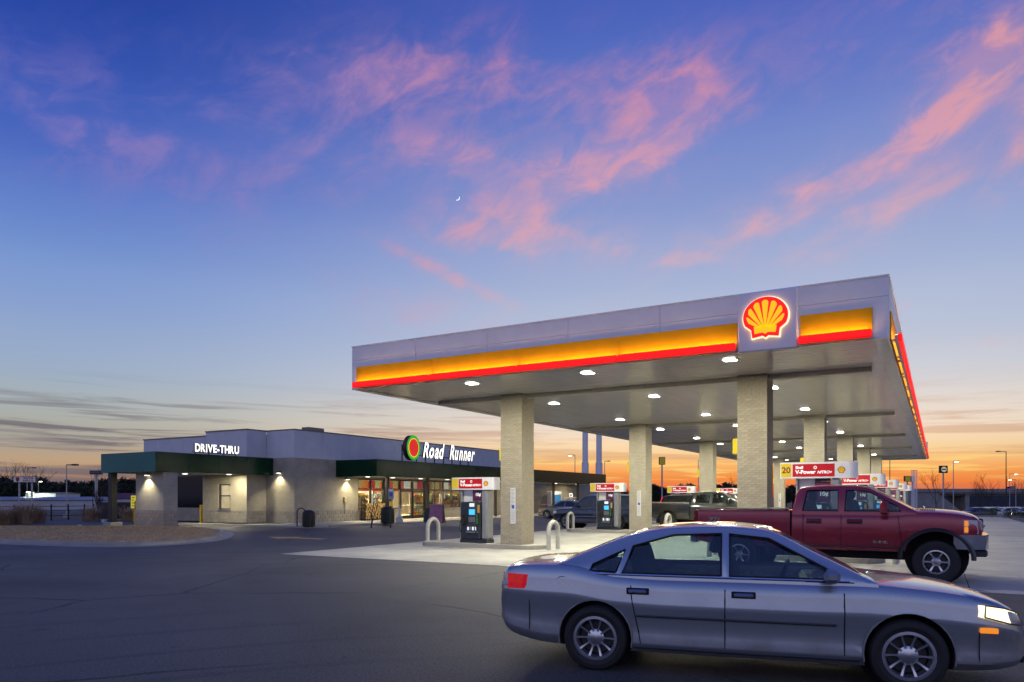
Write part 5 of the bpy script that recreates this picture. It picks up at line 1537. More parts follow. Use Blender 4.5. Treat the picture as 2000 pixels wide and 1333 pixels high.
def pickup(name, label, paint, loc, rz, badges=False, flare=True, group=None):
    """crew cab pickup: nose +X, ground at 0"""
    t = thing(name, label, 'pickup truck', loc, rz, group)
    WR_ = .43; FX, RX = 2.02, -1.86
    # cab and bonnet lower body
    zt = curve([(-.72, 1.40), (.5, 1.405), (1.3, 1.41), (1.55, 1.455), (1.9, 1.455), (2.3, 1.43), (2.62, 1.365), (2.76, 1.28), (2.80, 1.16)])
    zb = curve([(-.72, .60), (1.2, .60), (1.6, .62), (2.5, .70), (2.80, .86)])
    hw = curve([(-.72, .985), (.5, .995), (1.5, .99), (2.1, .985), (2.5, .955), (2.72, .90), (2.80, .84)])
    sec = [(0, 0), (.5, 0), (.90, .0), (.965, .03), (.985, .12), (.992, .26), (1.0, .46), (.998, .62), (.99, .76), (.972, .88), (.93, .955), (.84, .985), (.5, 1.0), (0, 1.0)]
    xs = sorted(set(frange(-.72, 2.5, 36) + [2.56, 2.62, 2.67, 2.71, 2.74, 2.765, 2.785, 2.80]))
    me = mesh_of(loft_body(xs, zt, zb, hw, .035, sec))
    cut = [cyl_y(FX, WR_ + .09, .56, y0, y1, 48) for y0, y1 in ((.55, 1.3), (-1.3, -.55))]
    ib = MB(); ib.box(-.64, 1.46, -.87, .87, .75, 1.7); cut.append(mesh_of(ib))
    body_part('body', boolean(me, cut), paint, t)
    # bed: hollow box with wheel openings
    zt2 = curve([(-2.86, 1.44), (-.76, 1.452)]); zb2 = curve([(-2.86, .72), (-2.3, .64), (-.76, .62)]); hw2 = curve([(-2.86, .965), (-2.78, .985), (-.76, .99)])
    sec2 = [(0, 0), (.9, 0), (.965, .03), (.985, .12), (.995, .30), (1.0, .5), (1.0, .75), (.995, .88), (.985, .96), (.965, .995), (.9, 1.0), (0, 1.0)]
    me = mesh_of(loft_body([-2.86, -2.855, -2.84, -2.80] + frange(-2.72, -.76, 20), zt2, zb2, hw2, 0, sec2))
    ib = MB(); ib.box(-2.79, -.82, -.84, .84, .96, 2.0)
    cut = [mesh_of(ib)] + [cyl_y(RX, WR_ + .09, .55, y0, y1, 48) for y0, y1 in ((.80, 1.3), (-1.3, -.80))]
    body_part('bed', boolean(me, cut), paint, t)
    b_ = MB()
    for s in (-1, 1): b_.cbox(-2.80, -.80, s * .925 - .055, s * .925 + .055, 1.453, 1.475, .008)
    b_.cbox(-2.868, -2.80, -.86, .86, 1.448, 1.472, .008); part(b_, 'rail_cap', M_DGREY, t)
    b_ = MB(); b_.box(-.775, -.70, -.93, .93, .66, 1.39); part(b_, 'cab_gap_panel', M_SEAM, t)
    b_ = MB(); b_.box(-2.6, 2.4, -.55, .55, .42, .62); part(b_, 'chassis', M_WELL, t)
    belt, wb, wr, zm = 1.385, .945, .735, 1.985
    zr = curve([(-.72, 1.42), (-.70, 1.60), (-.62, 1.90), (-.50, 1.955), (0, 1.985), (.45, 1.98), (.74, 1.945), (1.0, 1.82), (1.68, 1.44)])
    xs = sorted(set([-.72, -.715, -.70, -.68, -.65, -.62, -.56, -.5] + frange(-.4, 1.68, 26)))
    W1 = [(-.51, 1.445), (-.44, 1.86), (-.40, 1.885), (.19, 1.89), (.20, 1.44)]
    W2 = [(.335, 1.44), (.355, 1.885), (.70, 1.87), (.82, 1.83), (1.33, 1.545), (1.40, 1.445)]
    glass_house('cab', t, xs, zr, belt, wb, wr, zm, .025, paint, [W1, W2], [((1.60, 1.50), (.84, 1.90), .82, .66), ((-.73, 1.48), (-.64, 1.86), .66, .60)], (-.60, 1.50), 30.0)
    seats(t, .55, -.35, 1.05, .42, .62); wheel_and_dash(t, 1.12, 1.40, .80)
    for s in (-1, 1):
        for x0, x1 in ((-.49, -.49), (.27, .27), (1.42, 1.34)):
            b_ = MB(); b_.tube([(x0 + (x1 - x0) * k / 6, s * (.997 if .8 < z < 1.2 else .985), z) for k, z in enumerate(frange(.68, 1.37, 6))], .0055, 5); part(b_, 'door_gap', M_SEAM, t)
        b_ = MB(); b_.tube([(x, s * .995, .70) for x in frange(-.7, 1.42, 8)], .012, 6); part(b_, 'sill_moulding', M_DGREY, t)
        for x0 in (-.27, .53):
            b_ = MB(); b_.cbox(x0 - .13, x0 + .13, s * 1.0 - .03, s * 1.0 + .03, 1.20, 1.245, .012); part(b_, 'door_handle', paint, t)
            b_ = MB(); b_.cbox(x0 - .15, x0 + .15, s * .992 - .006, s * .992 + .006, 1.165, 1.27, .004); part(b_, 'handle_recess', M_DGREY, t)
        b_ = MB(); b_.cbox(1.02, 1.16, s * 1.13 - .12, s * 1.13 + .12, 1.38, 1.66, .04); b_.box(1.06, 1.12, min(s * .93, s * 1.03), max(s * .93, s * 1.03), 1.42, 1.47); part(b_, 'door_mirror', paint, t)
        # flared arches
        if flare:
            for x0 in (FX, RX):
                n_ = 22; prof = []
                b_ = MB()
                for i in range(n_ + 1):
                    a = R(-3) + R(186) * i / n_
                    q = 1.0 + .10 * (abs(math.cos(a)) ** 4)
                    ro, ri = .625 * q, .545 * q
                    for r_, y in ((ri, .90), (ri, 1.055), ((ro + ri) / 2, 1.062), (ro, 1.0), (ro, .96)):
                        prof.append((x0 + r_ * math.cos(a) * 1.0, s * y, WR_ + .09 + r_ * math.sin(a) * .96))
                fs = [(i * 5 + j, i * 5 + j + 1, (i + 1) * 5 + j + 1, (i + 1) * 5 + j) for i in range(n_) for j in range(4)]
                b_.add(prof, fs); part(b_, 'fender_flare', mat('flare plastic', (.03, .03, .034), .38, var=.15), t)
        for x0 in (FX, RX):
            b_ = MB(); b_.prism([(x0 + .58 * math.cos(2 * PI * i / 28), WR_ + .09 + .58 * math.sin(2 * PI * i / 28)) for i in range(28)], 'y', s * .50, s * .56 if x0 == FX else s * .56); part(b_, 'wheel_well', M_WELL, t)
            wheel(t, x0, s * .86, WR_, .27, .245, s, 6)
        # head lamp cluster: two stacked chambers, amber edge
        hl = [(2.50, s * .965, 1.02), (2.50, s * .957, 1.285), (2.72, s * .895, 1.275), (2.80, s * .60, 1.27), (2.82, s * .60, 1.02), (2.745, s * .89, 1.01)]
        b_ = MB(); b_.add(hl + [(x - .06, y * .94, z) for x, y, z in hl], [tuple(range(6)), tuple(range(11, 5, -1))] + [(i, i + 6, (i + 1) % 6 + 6, (i + 1) % 6) for i in range(6)])
        h_ = part(b_, 'headlight', M_CLEAR, t)
        for zc in (1.09, 1.21):
            c_ = MB(); c_.lathe([(.001, .02), (.05, .012), (.06, 0)], 14, 'x', (2.80, s * .70, zc)); part(c_, 'reflector', M_CHROME, h_)
            c_ = MB(); c_.cbox(2.505, 2.57, s * .955 - .02, s * .955 + .02, zc - .05, zc + .05, .008); part(c_, 'amber_segment', M_AMBER, h_)
        tl_ = MB(); tl_.cbox(-2.885, -2.80, s * .93 - .065, s * .93 + .065, .98, 1.42, .012); part(tl_, 'tail_light', M_TAILD, t)
    part(screen_pane(1.68, .78, zr, belt, wb, wr, zm, .10, .08, .025, -.006), 'windscreen', M_SEEG, t)
    part(MB().add([(-.70, -.68, 1.46), (-.70, .68, 1.46), (-.625, .62, 1.88), (-.625, -.62, 1.88)], [(0, 1, 2, 3)]), 'rear_window', M_SEEG, t)
    b_ = MB(); b_.cbox(2.74, 2.835, -.60, .60, 1.02, 1.30, .02); gr = part(b_, 'grille', M_BLACK, t)
    b_ = MB(); b_.cbox(2.80, 2.865, -.60, .60, 1.13, 1.18, .01); part(b_, 'grille_bar', M_CHROME, gr)
    # front bumper wraps round the corners
    bp_ = [(2.42, 1.0), (2.66, .985), (2.86, .86), (2.93, .5), (2.94, 0), (2.93, -.5), (2.86, -.86), (2.66, -.985), (2.42, -1.0)]
    b_ = MB(); 
    inn = [(x - .10, y * .93) for x, y in bp_]
    b_.prism(bp_ + inn[::-1], 'z', .70, .985); part(b_, 'front_bumper', M_CHROME, t, 25.0)
    b_ = MB(); b_.cbox(2.62, 2.90, -.80, .80, .55, .69, .03); part(b_, 'air_dam', M_DGREY, t)
    b_ = MB(); b_.cbox(-3.0, -2.82, -.93, .93, .66, .86, .03); part(b_, 'rear_bumper', M_CHROME, t)
    b_ = MB(); b_.tube([(1.62, .55, 1.475), (1.60, .15, 1.50)], .008, 5); b_.tube([(1.62, -.25, 1.475), (1.60, -.62, 1.50)], .008, 5); part(b_, 'wipers', M_BLACK, t)
    b_ = MB()
    for i in range(9): b_.box(1.74 + i * .03, 1.757 + i * .03, -.75, -.30, 1.468, 1.49)
    part(b_, 'cowl_vent', M_BLACK, t)
    if badges:
        put_text('Z71', .17, M_CHROME, t, (-2.42, -1.0, 1.20), '-y', .003, .006, .25)
        put_text('2500 HD', .075, M_CHROME, t, (1.02, -.999, .80), '-y', .003, .003, 0)
    return t

def suv(name, label, paint, loc, rz, L=5.3, group=None):
    t = thing(name, label, 'car', loc, rz, group)
    k = L / 5.3; WR_ = .39; FX, RX = 1.62 * k, -1.52 * k
    zt = curve([(-2.65 * k, 1.02), (-2.6 * k, 1.12), (-2.3 * k, 1.14), (0, 1.13), (1.3 * k, 1.14), (1.8 * k, 1.13), (2.3 * k, 1.07), (2.55 * k, .95), (2.65 * k, .80)])
    zb = curve([(-2.65 * k, .50), (-2.3 * k, .38), (-1.5 * k, .32), (1.6 * k, .32), (2.4 * k, .36), (2.65 * k, .46)])
    hw = curve([(-2.65 * k, .88), (-2.5 * k, .96), (-1 * k, 1.0), (1 * k, 1.0), (2.1 * k, .96), (2.5 * k, .86), (2.65 * k, .70)])
    xs = sorted(set([-2.65 * k, -2.64 * k, -2.62 * k, -2.58 * k] + frange(-2.5 * k, 2.5 * k, 40) + [2.56 * k, 2.6 * k, 2.63 * k, 2.65 * k]))
    me = mesh_of(loft_body(xs, zt, zb, hw))
    cut = [cyl_y(x, WR_ + .02, .46, y0, y1) for x in (FX, RX) for y0, y1 in ((.62, 1.3), (-1.3, -.62))]
    body_part('body', boolean(me, cut), paint, t)
    belt, wb, wr, zm = 1.12, .955, .76, 1.84
    zr = curve([(-2.58 * k, 1.13), (-2.52 * k, 1.45), (-2.38 * k, 1.76), (-2.2 * k, 1.81), (-1 * k, 1.84), (.1 * k, 1.83), (.45 * k, 1.77), (.85 * k, 1.52), (1.32 * k, 1.13)])
    part(cabin(sorted(set([-2.58 * k, -2.57 * k, -2.55 * k, -2.52 * k, -2.46 * k, -2.42 * k, -2.38 * k, -2.3 * k] + frange(-2.2 * k, 1.32 * k, 28))), zr, belt, wb, wr, zm), 'cabin', paint, t, 30.0)
    for s in (-1, 1):
        part(side_pane([(.98 * k, 1.17), (.86 * k, 1.34), (.44 * k, 1.68), (-.02 * k, 1.73), (-.02 * k, 1.17)], belt, wb, wr, zm, s), 'window', M_CGLASS, t)
        part(side_pane([(-.10 * k, 1.17), (-.10 * k, 1.73), (-1.02 * k, 1.73), (-1.10 * k, 1.17)], belt, wb, wr, zm, s), 'window', M_CGLASS, t)
        part(side_pane([(-1.20 * k, 1.18), (-1.14 * k, 1.73), (-2.15 * k, 1.69), (-2.36 * k, 1.2)], belt, wb, wr, zm, s), 'window', M_CGLASS, t)
        b_ = MB(); b_.tube([(x, s * .68, 1.90 - .01 * abs(x)) for x in frange(-2.0 * k, .1 * k, 6)], .018, 6); part(b_, 'roof_rail', M_CHROME, t)
        for x0 in (1.02 * k, -.06 * k, -1.12 * k):
            b_ = MB(); b_.tube([(x0, s * (hw(x0) * .994), z) for z in frange(.48, 1.06, 5)], .005, 5); part(b_, 'door_gap', M_SEAM, t)
        for x0 in (.15 * k, -.95 * k):
            b_ = MB(); b_.cbox(x0 - .1, x0 + .1, s * .998 - .02, s * .998 + .02, .98, 1.015, .008); part(b_, 'door_handle', M_CHROME, t)
        b_ = MB(); b_.cbox(.84 * k, .98 * k, s * 1.09 - .10, s * 1.09 + .10, 1.17, 1.34, .035); part(b_, 'door_mirror', paint, t)
        b_ = MB(); b_.tube([(x, s * (hw(x) + .002), .70) for x in frange(-1.0 * k, 1.1 * k, 6)], .016, 6); part(b_, 'side_moulding', M_CHROME, t)
        b_ = MB(); b_.cbox(2.30 * k, 2.56 * k, s * .80 - .12, s * .80 + .10, .80, .98, .03); part(b_, 'headlight', M_CLEAR, t)
        b_ = MB(); b_.cbox(-2.66 * k, -2.50 * k, s * .90 - .06, s * .90 + .075, .90, 1.30, .02); part(b_, 'tail_light', M_TAILD, t)
        b_ = MB(); b_.prism([(-2.61 * k, 1.30), (-2.55 * k, 1.30), (-2.43 * k, 1.72), (-2.47 * k, 1.74)], 'y', s * .80 - .03, s * .80 + .03); part(b_, 'high_tail_light', M_TAILR, t)
        for x in (FX, RX):
            b_ = MB(); b_.prism([(x + .48 * math.cos(2 * PI * i / 28), WR_ + .02 + .48 * math.sin(2 * PI * i / 28)) for i in range(28)], 'y', s * .58, s * .625); part(b_, 'wheel_well', M_WELL, t)
            wheel(t, x, s * .86, WR_, .25, .25, s, 6)
    part(screen_pane(1.32 * k, .42 * k, zr, belt, wb, wr, zm), 'windscreen', M_CGLASS, t)
    part(screen_pane(-2.56 * k, -2.40 * k, zr, belt, wb, wr, zm, .14, .12, .03, .012), 'rear_window', M_CGLASS, t)
    b_ = MB(); b_.cbox(2.56 * k, 2.67 * k, -.55, .55, .62, .92, .03); part(b_, 'grille', M_BLACK, t)
    return t

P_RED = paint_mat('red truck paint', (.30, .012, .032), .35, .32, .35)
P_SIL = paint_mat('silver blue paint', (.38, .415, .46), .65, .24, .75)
P_GRY = paint_mat('grey green paint', (.15, .17, .16), .5, .3, .3)
P_BLK = paint_mat('black paint', (.008, .009, .012), .3, .25, .3)
P_NAV = paint_mat('dark blue paint', (.016, .028, .055), .4, .28, .3)
P_WHT = paint_mat('white paint', (.62, .62, .62), .1, .3, .3)
P_CHA = paint_mat('charcoal paint', (.018, .020, .024), .4, .3, .4)
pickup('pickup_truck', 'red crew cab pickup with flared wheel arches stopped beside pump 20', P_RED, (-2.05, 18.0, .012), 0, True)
# the car that crosses the foreground, shown standing
def cam_to_site(X, Y): return (X * math.cos(TH) - Y * math.sin(TH), X * math.sin(TH) + Y * math.cos(TH))
ch = R(30.08 - 17.5)
cx_, cy_ = cam_to_site(2.42, 7.85)
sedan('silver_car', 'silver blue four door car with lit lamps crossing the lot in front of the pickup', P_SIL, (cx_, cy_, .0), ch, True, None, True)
sd = sedan('parked_car', 'grey four door car parked nose in at the shop pavement', P_GRY, (-26.0, 53.9, 0.0), PI)
suv('dark_suv', 'dark blue sport utility car fuelling behind the second pump island from the fascia', P_NAV, (-15.9, 36.9, .012), PI, 4.9)
pickup('pickup_truck', 'charcoal pickup with open bed in the lane behind the second island', P_CHA, (-9.8, 36.6, .012), 0, False, False)
suv('black_suv', 'long black sport utility car in the lane beyond the charcoal pickup', P_BLK, (-10.9, 41.2, .012), 0, 5.7)

# ------------------------------------------------------------------ things on the pavement
PZ = .12
def pav(px, py): return on_z(px, py, PZ)
p = pav(588, 1028)
t = thing('bike_rack', 'black steel hoop bike rack by the corner of the store', 'bike rack', p, R(60))
b = MB(); b.tube([(-.22, 0, 0), (-.22, 0, .75)] + [(-.22 * math.cos(PI * i / 10), 0, .80 + .2 * math.sin(PI * i / 10)) for i in range(11)] + [(.22, 0, .75), (.22, 0, .30), (.30, 0, .18), (.42, 0, .18)], .035, 10); b.build('hoop', M_BLACK, t, smooth=True)
b = MB(); b.box(-.30, -.14, -.08, .08, 0, .012); b.build('foot_plate', M_BLACK, t)
def bin_(p, label, r=.33, h=.92, m_=None, dome=True):
    t_ = thing('litter_bin', label, 'bin', p, 0, 'litter bins outside the shop')
    b_ = MB(); b_.lathe([(0, 0), (r * .86, 0), (r * .9, .04), (r, h * .75), (r, h * .78), (0, h * .78)], 20); b_.build('tub', m_ or M_BLACK, t_, smooth=True)
    for i in range(12):
        a = 2 * PI * i / 12
        c_ = MB(); c_.cbox(r * .90, r * 1.03, -.05, .05, .06, h * .74, .008); o_ = c_.build('slat', m_ or M_BLACK, t_); o_.rotation_euler = (0, 0, a)
    b_ = MB(); b_.lathe([(r * 1.05, h * .781), (r * 1.05, h * .84), (r * .75, h * .95), (r * .35, h), (0, h * 1.01)], 20); b_.build('lid', M_BLACK, t_, smooth=True)
bin_(pav(603, 1030), 'black litter bin next to the bike rack')
bin_(pav(757, 1023), 'black litter bin beside the shop doors', .40, 1.05, mat('bin green black', (.010, .018, .012), .5))
bin_(pav(836, 1021), 'dark green litter bin behind the sandwich board', .28, .9, mat('bin green', (.012, .05, .045), .5))
p = pav(780, 1021)
t = thing('ash_urn', 'pale grey smokers urn with a tall neck by the shop doors', 'ash urn', p)
b = MB(); b.lathe([(0, 0), (.22, 0), (.24, .04), (.20, .34), (.10, .42), (.055, .55), (.05, .95), (.08, 1.0), (.08, 1.08), (.04, 1.12), (0, 1.12)], 20); b.build('body', mat('urn plastic', (.5, .5, .49), .6), t, smooth=True)
b = MB(); b.lathe([(.081, 1.02), (.085, 1.02), (.085, 1.05), (.081, 1.05)], 16); b.build('neck_band', M_DGREY, t)
# sandwich board
p = pav(853, 1023)
t = thing('sandwich_board', 'purple sandwich board standing on the pavement outside the shop', 'sign', p, R(22))
M_BRD = mat('purple poster', (.26, .09, .17), .5, var=.3, scale=4)
for s in (-1, 1):
    b = MB(); b.add([(-.42, s * .34, .04), (.42, s * .34, .04), (.38, s * .05, 1.18), (-.38, s * .05, 1.18), (-.42, s * .31, .04), (.42, s * .31, .04), (.38, s * .02, 1.18), (-.38, s * .02, 1.18)], [(0, 1, 2, 3), (7, 6, 5, 4), (0, 4, 5, 1), (1, 5, 6, 2), (2, 6, 7, 3), (3, 7, 4, 0)])
    b.build('panel', M_BRD, t)
    for q in (-1, 1):
        b = MB(); b.tube([(q * .45, s * .36, 0), (q * .40, s * .04, 1.2)], .02, 6); b.build('leg', M_BLACK, t)
# accessible parking sign
p = on_z(763, 1032, 0.0)
t = thing('parking_sign', 'blue and white accessible parking sign on a dark post', 'sign', p, R(62))
b = MB(); b.box(-.03, .03, -.03, .03, 0, 2.25); b.build('post', M_BLACK, t)
b = MB(); b.cbox(-.16, .16, -.045, -.031, 1.62, 2.22, .004); bd = b.build('board', mat('sign blue board', (.10, .22, .42), .4), t)
b = MB(); b.box(-.10, .10, -.048, -.046, 1.78, 2.0); b.build('symbol', M_ISA, bd)
b = MB(); b.box(-.13, .13, -.048, -.046, 2.06, 2.18); b.build('caption', M_PLAC, bd)
b = MB(); b.cbox(-.09, .09, -.042, -.031, 1.25, 1.5, .003); b.build('yellow_plate', M_PLYEL, t)
# firewood
wr_ = thing('firewood_rack', 'stack of split firewood in a dark rack under the awning', 'firewood', (-34.1, 40.05, PZ))
M_LOG = mat('cut log end', (.50, .33, .12), .8, var=.45, scale=14, rand=.5); M_BARK = mat('bark', (.09, .055, .03), .95, var=.4, scale=20)
lm = None
rs = random.Random(11)
y = -1.35; rows = 0
for r_ in range(9):
    yy = -1.28 + (.075 if r_ % 2 else 0)
    while yy < 1.3:
        if lm is None:
            b = MB(); b.mi = 0; n_ = 9
            pr_ = [(.072 * math.cos(2 * PI * i / n_), .068 * math.sin(2 * PI * i / n_)) for i in range(n_)]
            b.add([(.44, a, c) for a, c in pr_], [tuple(range(n_))])
            b.mi = 1
            b.add([(.44, a, c) for a, c in pr_] + [(0, a, c) for a, c in pr_], [(i, i + n_, (i + 1) % n_ + n_, (i + 1) % n_) for i in range(n_)])
            o = b.build('log', [M_LOG, M_BARK], wr_); lm = o.data
        else: o = link('log', lm, wr_)
        s_ = rs.uniform(.75, 1.1)
        o.location = (-.38 + rs.uniform(-.02, .05), yy + rs.uniform(-.015, .015), .17 + r_ * .118 + rs.uniform(-.01, .01)); o.scale = (1, s_, rs.uniform(.75, 1.05)); o.rotation_euler = (rs.uniform(0, 6), 0, rs.uniform(-.06, .06))
        yy += .148
b = MB(); b.box(-.42, .12, -1.45, 1.45, .06, .10)
b.build('rack_base', M_BLACK, wr_)
for y0 in (-1.46, 1.46):
    b = MB(); b.tube([(.10, y0, 0), (.10, y0, 1.45)] + [(.10 - .16 + .16 * math.cos(PI * i / 8), y0, 1.45 + .14 * math.sin(PI * i / 8)) for i in range(9)] + [(-.22, y0, 0)], .028, 8); b.build('end_hoop', M_BLACK, wr_, smooth=True)
# ice freezer, cage, cart rails near the gap
p = pav(1071, 1003)
t = thing('ice_freezer', 'white upright ice freezer with a blue panel under the awning', 'freezer', (-33.6, 66.6, PZ), R(60))
b = MB(); b.cbox(-.60, .60, -.42, .42, 0, 2.2, .03); b.build('cabinet', mat('freezer white', (.62, .63, .64), .4), t)
b = MB(); b.cbox(-.48, .48, -.44, -.425, 1.05, 1.85, .006); b.build('front_panel', glow('ice panel', (.04, .20, .45), .5), t)
b = MB(); b.cbox(-.60, .60, -.43, -.421, 1.95, 2.15, .004); b.build('header', M_PLWHT, t)
for q in (-.05, .05):
    b = MB(); b.tube([(q, -.46, .5), (q, -.46, .95)], .012, 6); b.build('door_handle', M_STEEL, t)
t = thing('gas_cage', 'pale steel cage cabinet for gas bottles against the annex wall', 'cabinet', (-33.9, 70.4, PZ), R(90))
b = MB(); b.box(-1.5, 1.5, -.30, .30, 0, .06); b.box(-1.5, 1.5, -.30, .30, 1.52, 1.58); b.build('shelves', M_PLWHT, t)
for x in (-1.5, 0, 1.5):
    b = MB(); b.box(x - .03, x + .03, -.33, -.301, 0, 1.6); b.build('upright', M_PLWHT, t)
for i in range(11):
    x = -1.4 + i * .28
    b = MB(); b.tube([(x, -.31, .07), (x, -.31, 1.51)], .01, 5); b.build('bar', M_GALV, t)
b = MB(); b.cbox(-.45, .45, -.34, -.30, 1.62, 2.02, .01); hb = b.build('header_sign', M_PLWHT, t)
b = MB(); b.box(-.2, .2, -.346, -.341, 1.74, 1.92); b.build('blue_logo', M_ISA, hb)
for i in range(4):
    x = -1.2 + i * .7 if i < 2 else -.5 + i * .5
    b = MB(); b.lathe([(0, .07), (.14, .07), (.15, .2), (.15, .42), (.09, .52), (.05, .54), (.05, .6), (0, .6)], 14, 'z', (x, 0, 0)); b.build('gas_bottle', M_PLWHT, t, smooth=True)
t = thing('cart_rail', 'red painted steel rail beside the ice freezer', 'rail', (-32.6, 63.5, PZ), 0)
for z in (.45, .85):
    b = MB(); b.tube([(0, -1.8, z), (0, 1.8, z)], .03, 8); b.build('rail', mat('red rail paint', (.40, .05, .05), .5), t)
for y in (-1.75, -.6, .6, 1.75):
    b = MB(); b.tube([(0, y, 0), (0, y, .86)], .03, 8); b.build('post', MAT['red rail paint'], t)
def bollard(p, label, h=1.15, r=.085):
    t_ = thing('bollard', label, 'bollard', p, 0)
    b_ = MB(); b_.lathe([(r, 0), (r, h - .04), (r * .8, h), (0, h + .015)], 18); b_.build('post', M_SAFE, t_, smooth=30.0)
    b_ = MB(); b_.lathe([(r * 1.5, 0), (r * 1.5, .02), (r, .03)], 18); b_.build('collar', M_CONC, t_)
bollard(on_z(393, 1023), 'yellow steel bollard beside the drive-thru window', 1.22, .10)
bollard(on_z(264, 1031), 'thin yellow post against the drive-thru brick pier', 1.5, .045)
# meter box and tap on the wall
t = thing('meter_box', 'small tan meter box on the brick wall near the firewood', 'box', (SU + .09, 37.2, 1.55))
b = MB(); b.cbox(-.09, .05, -.12, .12, -.18, .18, .02); b.build('case', mat('tan enamel', (.45, .38, .2), .5), t)
b = MB(); b.box(-.04, -.0, -.02, .02, -.95, -.181); b.build('conduit', M_GALV, t)

# ------------------------------------------------------------------ plants
M_BRANCH = mat('bare bark', (.055, .042, .036), .9, var=.3)
M_PINE = [mat('pine needles %d' % i, c, .8, var=.35) for i, c in enumerate([(.018, .030, .014), (.026, .038, .016), (.012, .022, .012)])]
def bare_tree(h, seed, spread=.5, r0=.09, depth=5):
    rs_ = random.Random(seed); trunk = MB(); tw = MB()
    def grow(p, d, L, r, k):
        q = p + d * L
        mid = p + d * L * .5 + Vector((rs_.uniform(-1, 1), rs_.uniform(-1, 1), 0)) * L * .05
        (trunk if k >= depth - 1 else tw).tube([p, mid, q], r, 6 if k > 2 else 4, r * .68, cap=False)
        if k == 0: return
        for _ in range(3 if k > 1 else 2):
            ax = Vector((rs_.uniform(-1, 1), rs_.uniform(-1, 1), rs_.uniform(-.2, .6))).normalized()
            nd = (d + ax * spread * rs_.uniform(.7, 1.4) + Vector((0, 0, .10))).normalized()
            grow(q if rs_.random() < .6 else mid, nd, L * rs_.uniform(.60, .80), r * .60, k - 1)
    grow(Vector((0, 0, 0)), Vector((rs_.uniform(-.05, .05), rs_.uniform(-.05, .05), 1)).normalized(), h * .34, r0, depth)
    return trunk, tw
def plant_bare(name, label, p, h, seed, spread=.5, r0=.09, depth=5, group=None):
    t_ = thing(name, label, 'tree', p, 0, group)
    a, c = bare_tree(h, seed, spread, r0, depth)
    a.build('trunk', M_BRANCH, t_, smooth=True, fix=False); c.build('crown', M_BRANCH, t_, smooth=True, fix=False)
    return t_
plant_bare('sapling', 'slim bare sapling in front of the firewood rack', on_z(725, 1032), 2.6, 5, .42, .045, 4)
def pine(seed, h):
    rs_ = random.Random(seed); tr = MB(); cr = MB()
    tr.tube([(0, 0, 0), (rs_.uniform(-.1, .1), 0, h * .5), (0, rs_.uniform(-.1, .1), h * .95)], .22, 8, .05)
    for i in range(34):
        z = h * (.28 + .68 * i / 34); a = rs_.uniform(0, 2 * PI)
        L = h * (.26 * (1 - ((i / 34) - .25) ** 2 * 1.1)) * rs_.uniform(.55, 1.1)
        tip = Vector((L * math.cos(a), L * math.sin(a), z + L * rs_.uniform(-.05, .35)))
        tr.tube([(0, 0, z), tip * .5 + Vector((0, 0, z * .5)), tip], .045, 4, .01)
        for k in range(62):
            f = rs_.uniform(.35, 1.08)
            c = Vector((tip.x * f, tip.y * f, z + (tip.z - z) * f)) + Vector((rs_.gauss(0, .42), rs_.gauss(0, .42), rs_.gauss(0, .32)))
            d = Vector((rs_.uniform(-1, 1), rs_.uniform(-1, 1), rs_.uniform(-.4, 1))).normalized(); e = d.cross(Vector((rs_.uniform(-1, 1), rs_.uniform(-1, 1), rs_.uniform(-1, 1)))).normalized()
            s_ = rs_.uniform(.22, .42)
            cr.mi = rs_.randrange(3)
            cr.add([c - e * s_ * .6, c + e * s_ * .6, c + d * s_ * 2.0], [(0, 1, 2)])
    return tr, cr
PV = []
for i in range(5):
    a, c = pine(20 + i, 9.0 + (i % 3) * .8)
    t0 = None
    PV.append((a, c))
protos = []
pine_no = 0
def plant_pine(px, depth, h, label, z=-2.35):
    global pine_no
    k = pine_no % 5; pine_no += 1
    p_ = at_depth(px, depth, z)
    t_ = thing('pine_tree', label, 'tree', p_, random.uniform(0, 6), 'pines beyond the road')
    if k >= len(protos):
        a_ = PV[k][0].build('trunk', M_BRANCH, t_, fix=False); c_ = PV[k][1].build('crown', M_PINE, t_, fix=False)
        protos.append((a_.data, c_.data, 9.0 + (k % 3) * .8))
    else:
        link('trunk', protos[k][0], t_); link('crown', protos[k][1], t_)
    s_ = h / protos[k][2]
    t_.scale = (s_ * 1.25, s_ * 1.25, s_)
    return t_
rs = random.Random(5)
TOPS = [(-20, 935), (8, 936), (36, 938), (62, 944), (86, 938), (104, 946), (124, 948), (140, 944), (158, 947), (178, 944), (190, 951), (204, 941), (222, 945), (240, 941), (258, 940), (275, 944), (15, 948), (50, 950), (75, 952), (112, 954), (150, 956), (170, 957), (196, 955), (230, 953), (-45, 930)]
for i, (px, top) in enumerate(TOPS):
    dep = rs.uniform(175, 215) if i < 16 else rs.uniform(150, 172)
    plant_pine(px, dep, z_at(top, dep) + 2.35 + .5, 'dark evergreen tree in the belt of pines beyond the road left of the drive-thru')
    
for i, px in enumerate((1050, 1062, 1186, 1196, 1215, 1276, 1292, 1306, 1330, 1345, 1405, 1418, 1432, 1536, 1548)):
    dep = rs.uniform(230, 270)
    plant_pine(px, dep, z_at(rs.uniform(944, 957), dep) + 2.35, 'dark evergreen tree far off below the canopy against the sunset')
for i, (px, top, dep, h_) in enumerate(((8, 916, 150, 0), (42, 922, 160, 0), (75, 926, 160, 0), (182, 926, 120, 0), (190, 965, 60, 0))):
    hh = z_at(top, dep) + (2.35 if dep > 100 else 0)
    plant_bare('bare_tree', ['tall leafless tree rising above the pines at the edge of the road', 'leafless tree rising above the pines behind the farm shop sign', 'leafless tree rising above the pines next to the farm shop sign', 'leafless tree by the grey box sign', 'small leafless tree near the transformer box'][i], at_depth(px, dep, -2.35 if dep > 100 else 0), hh * 1.25, 60 + i, .5, .10, 5, 'leafless trees across the road')
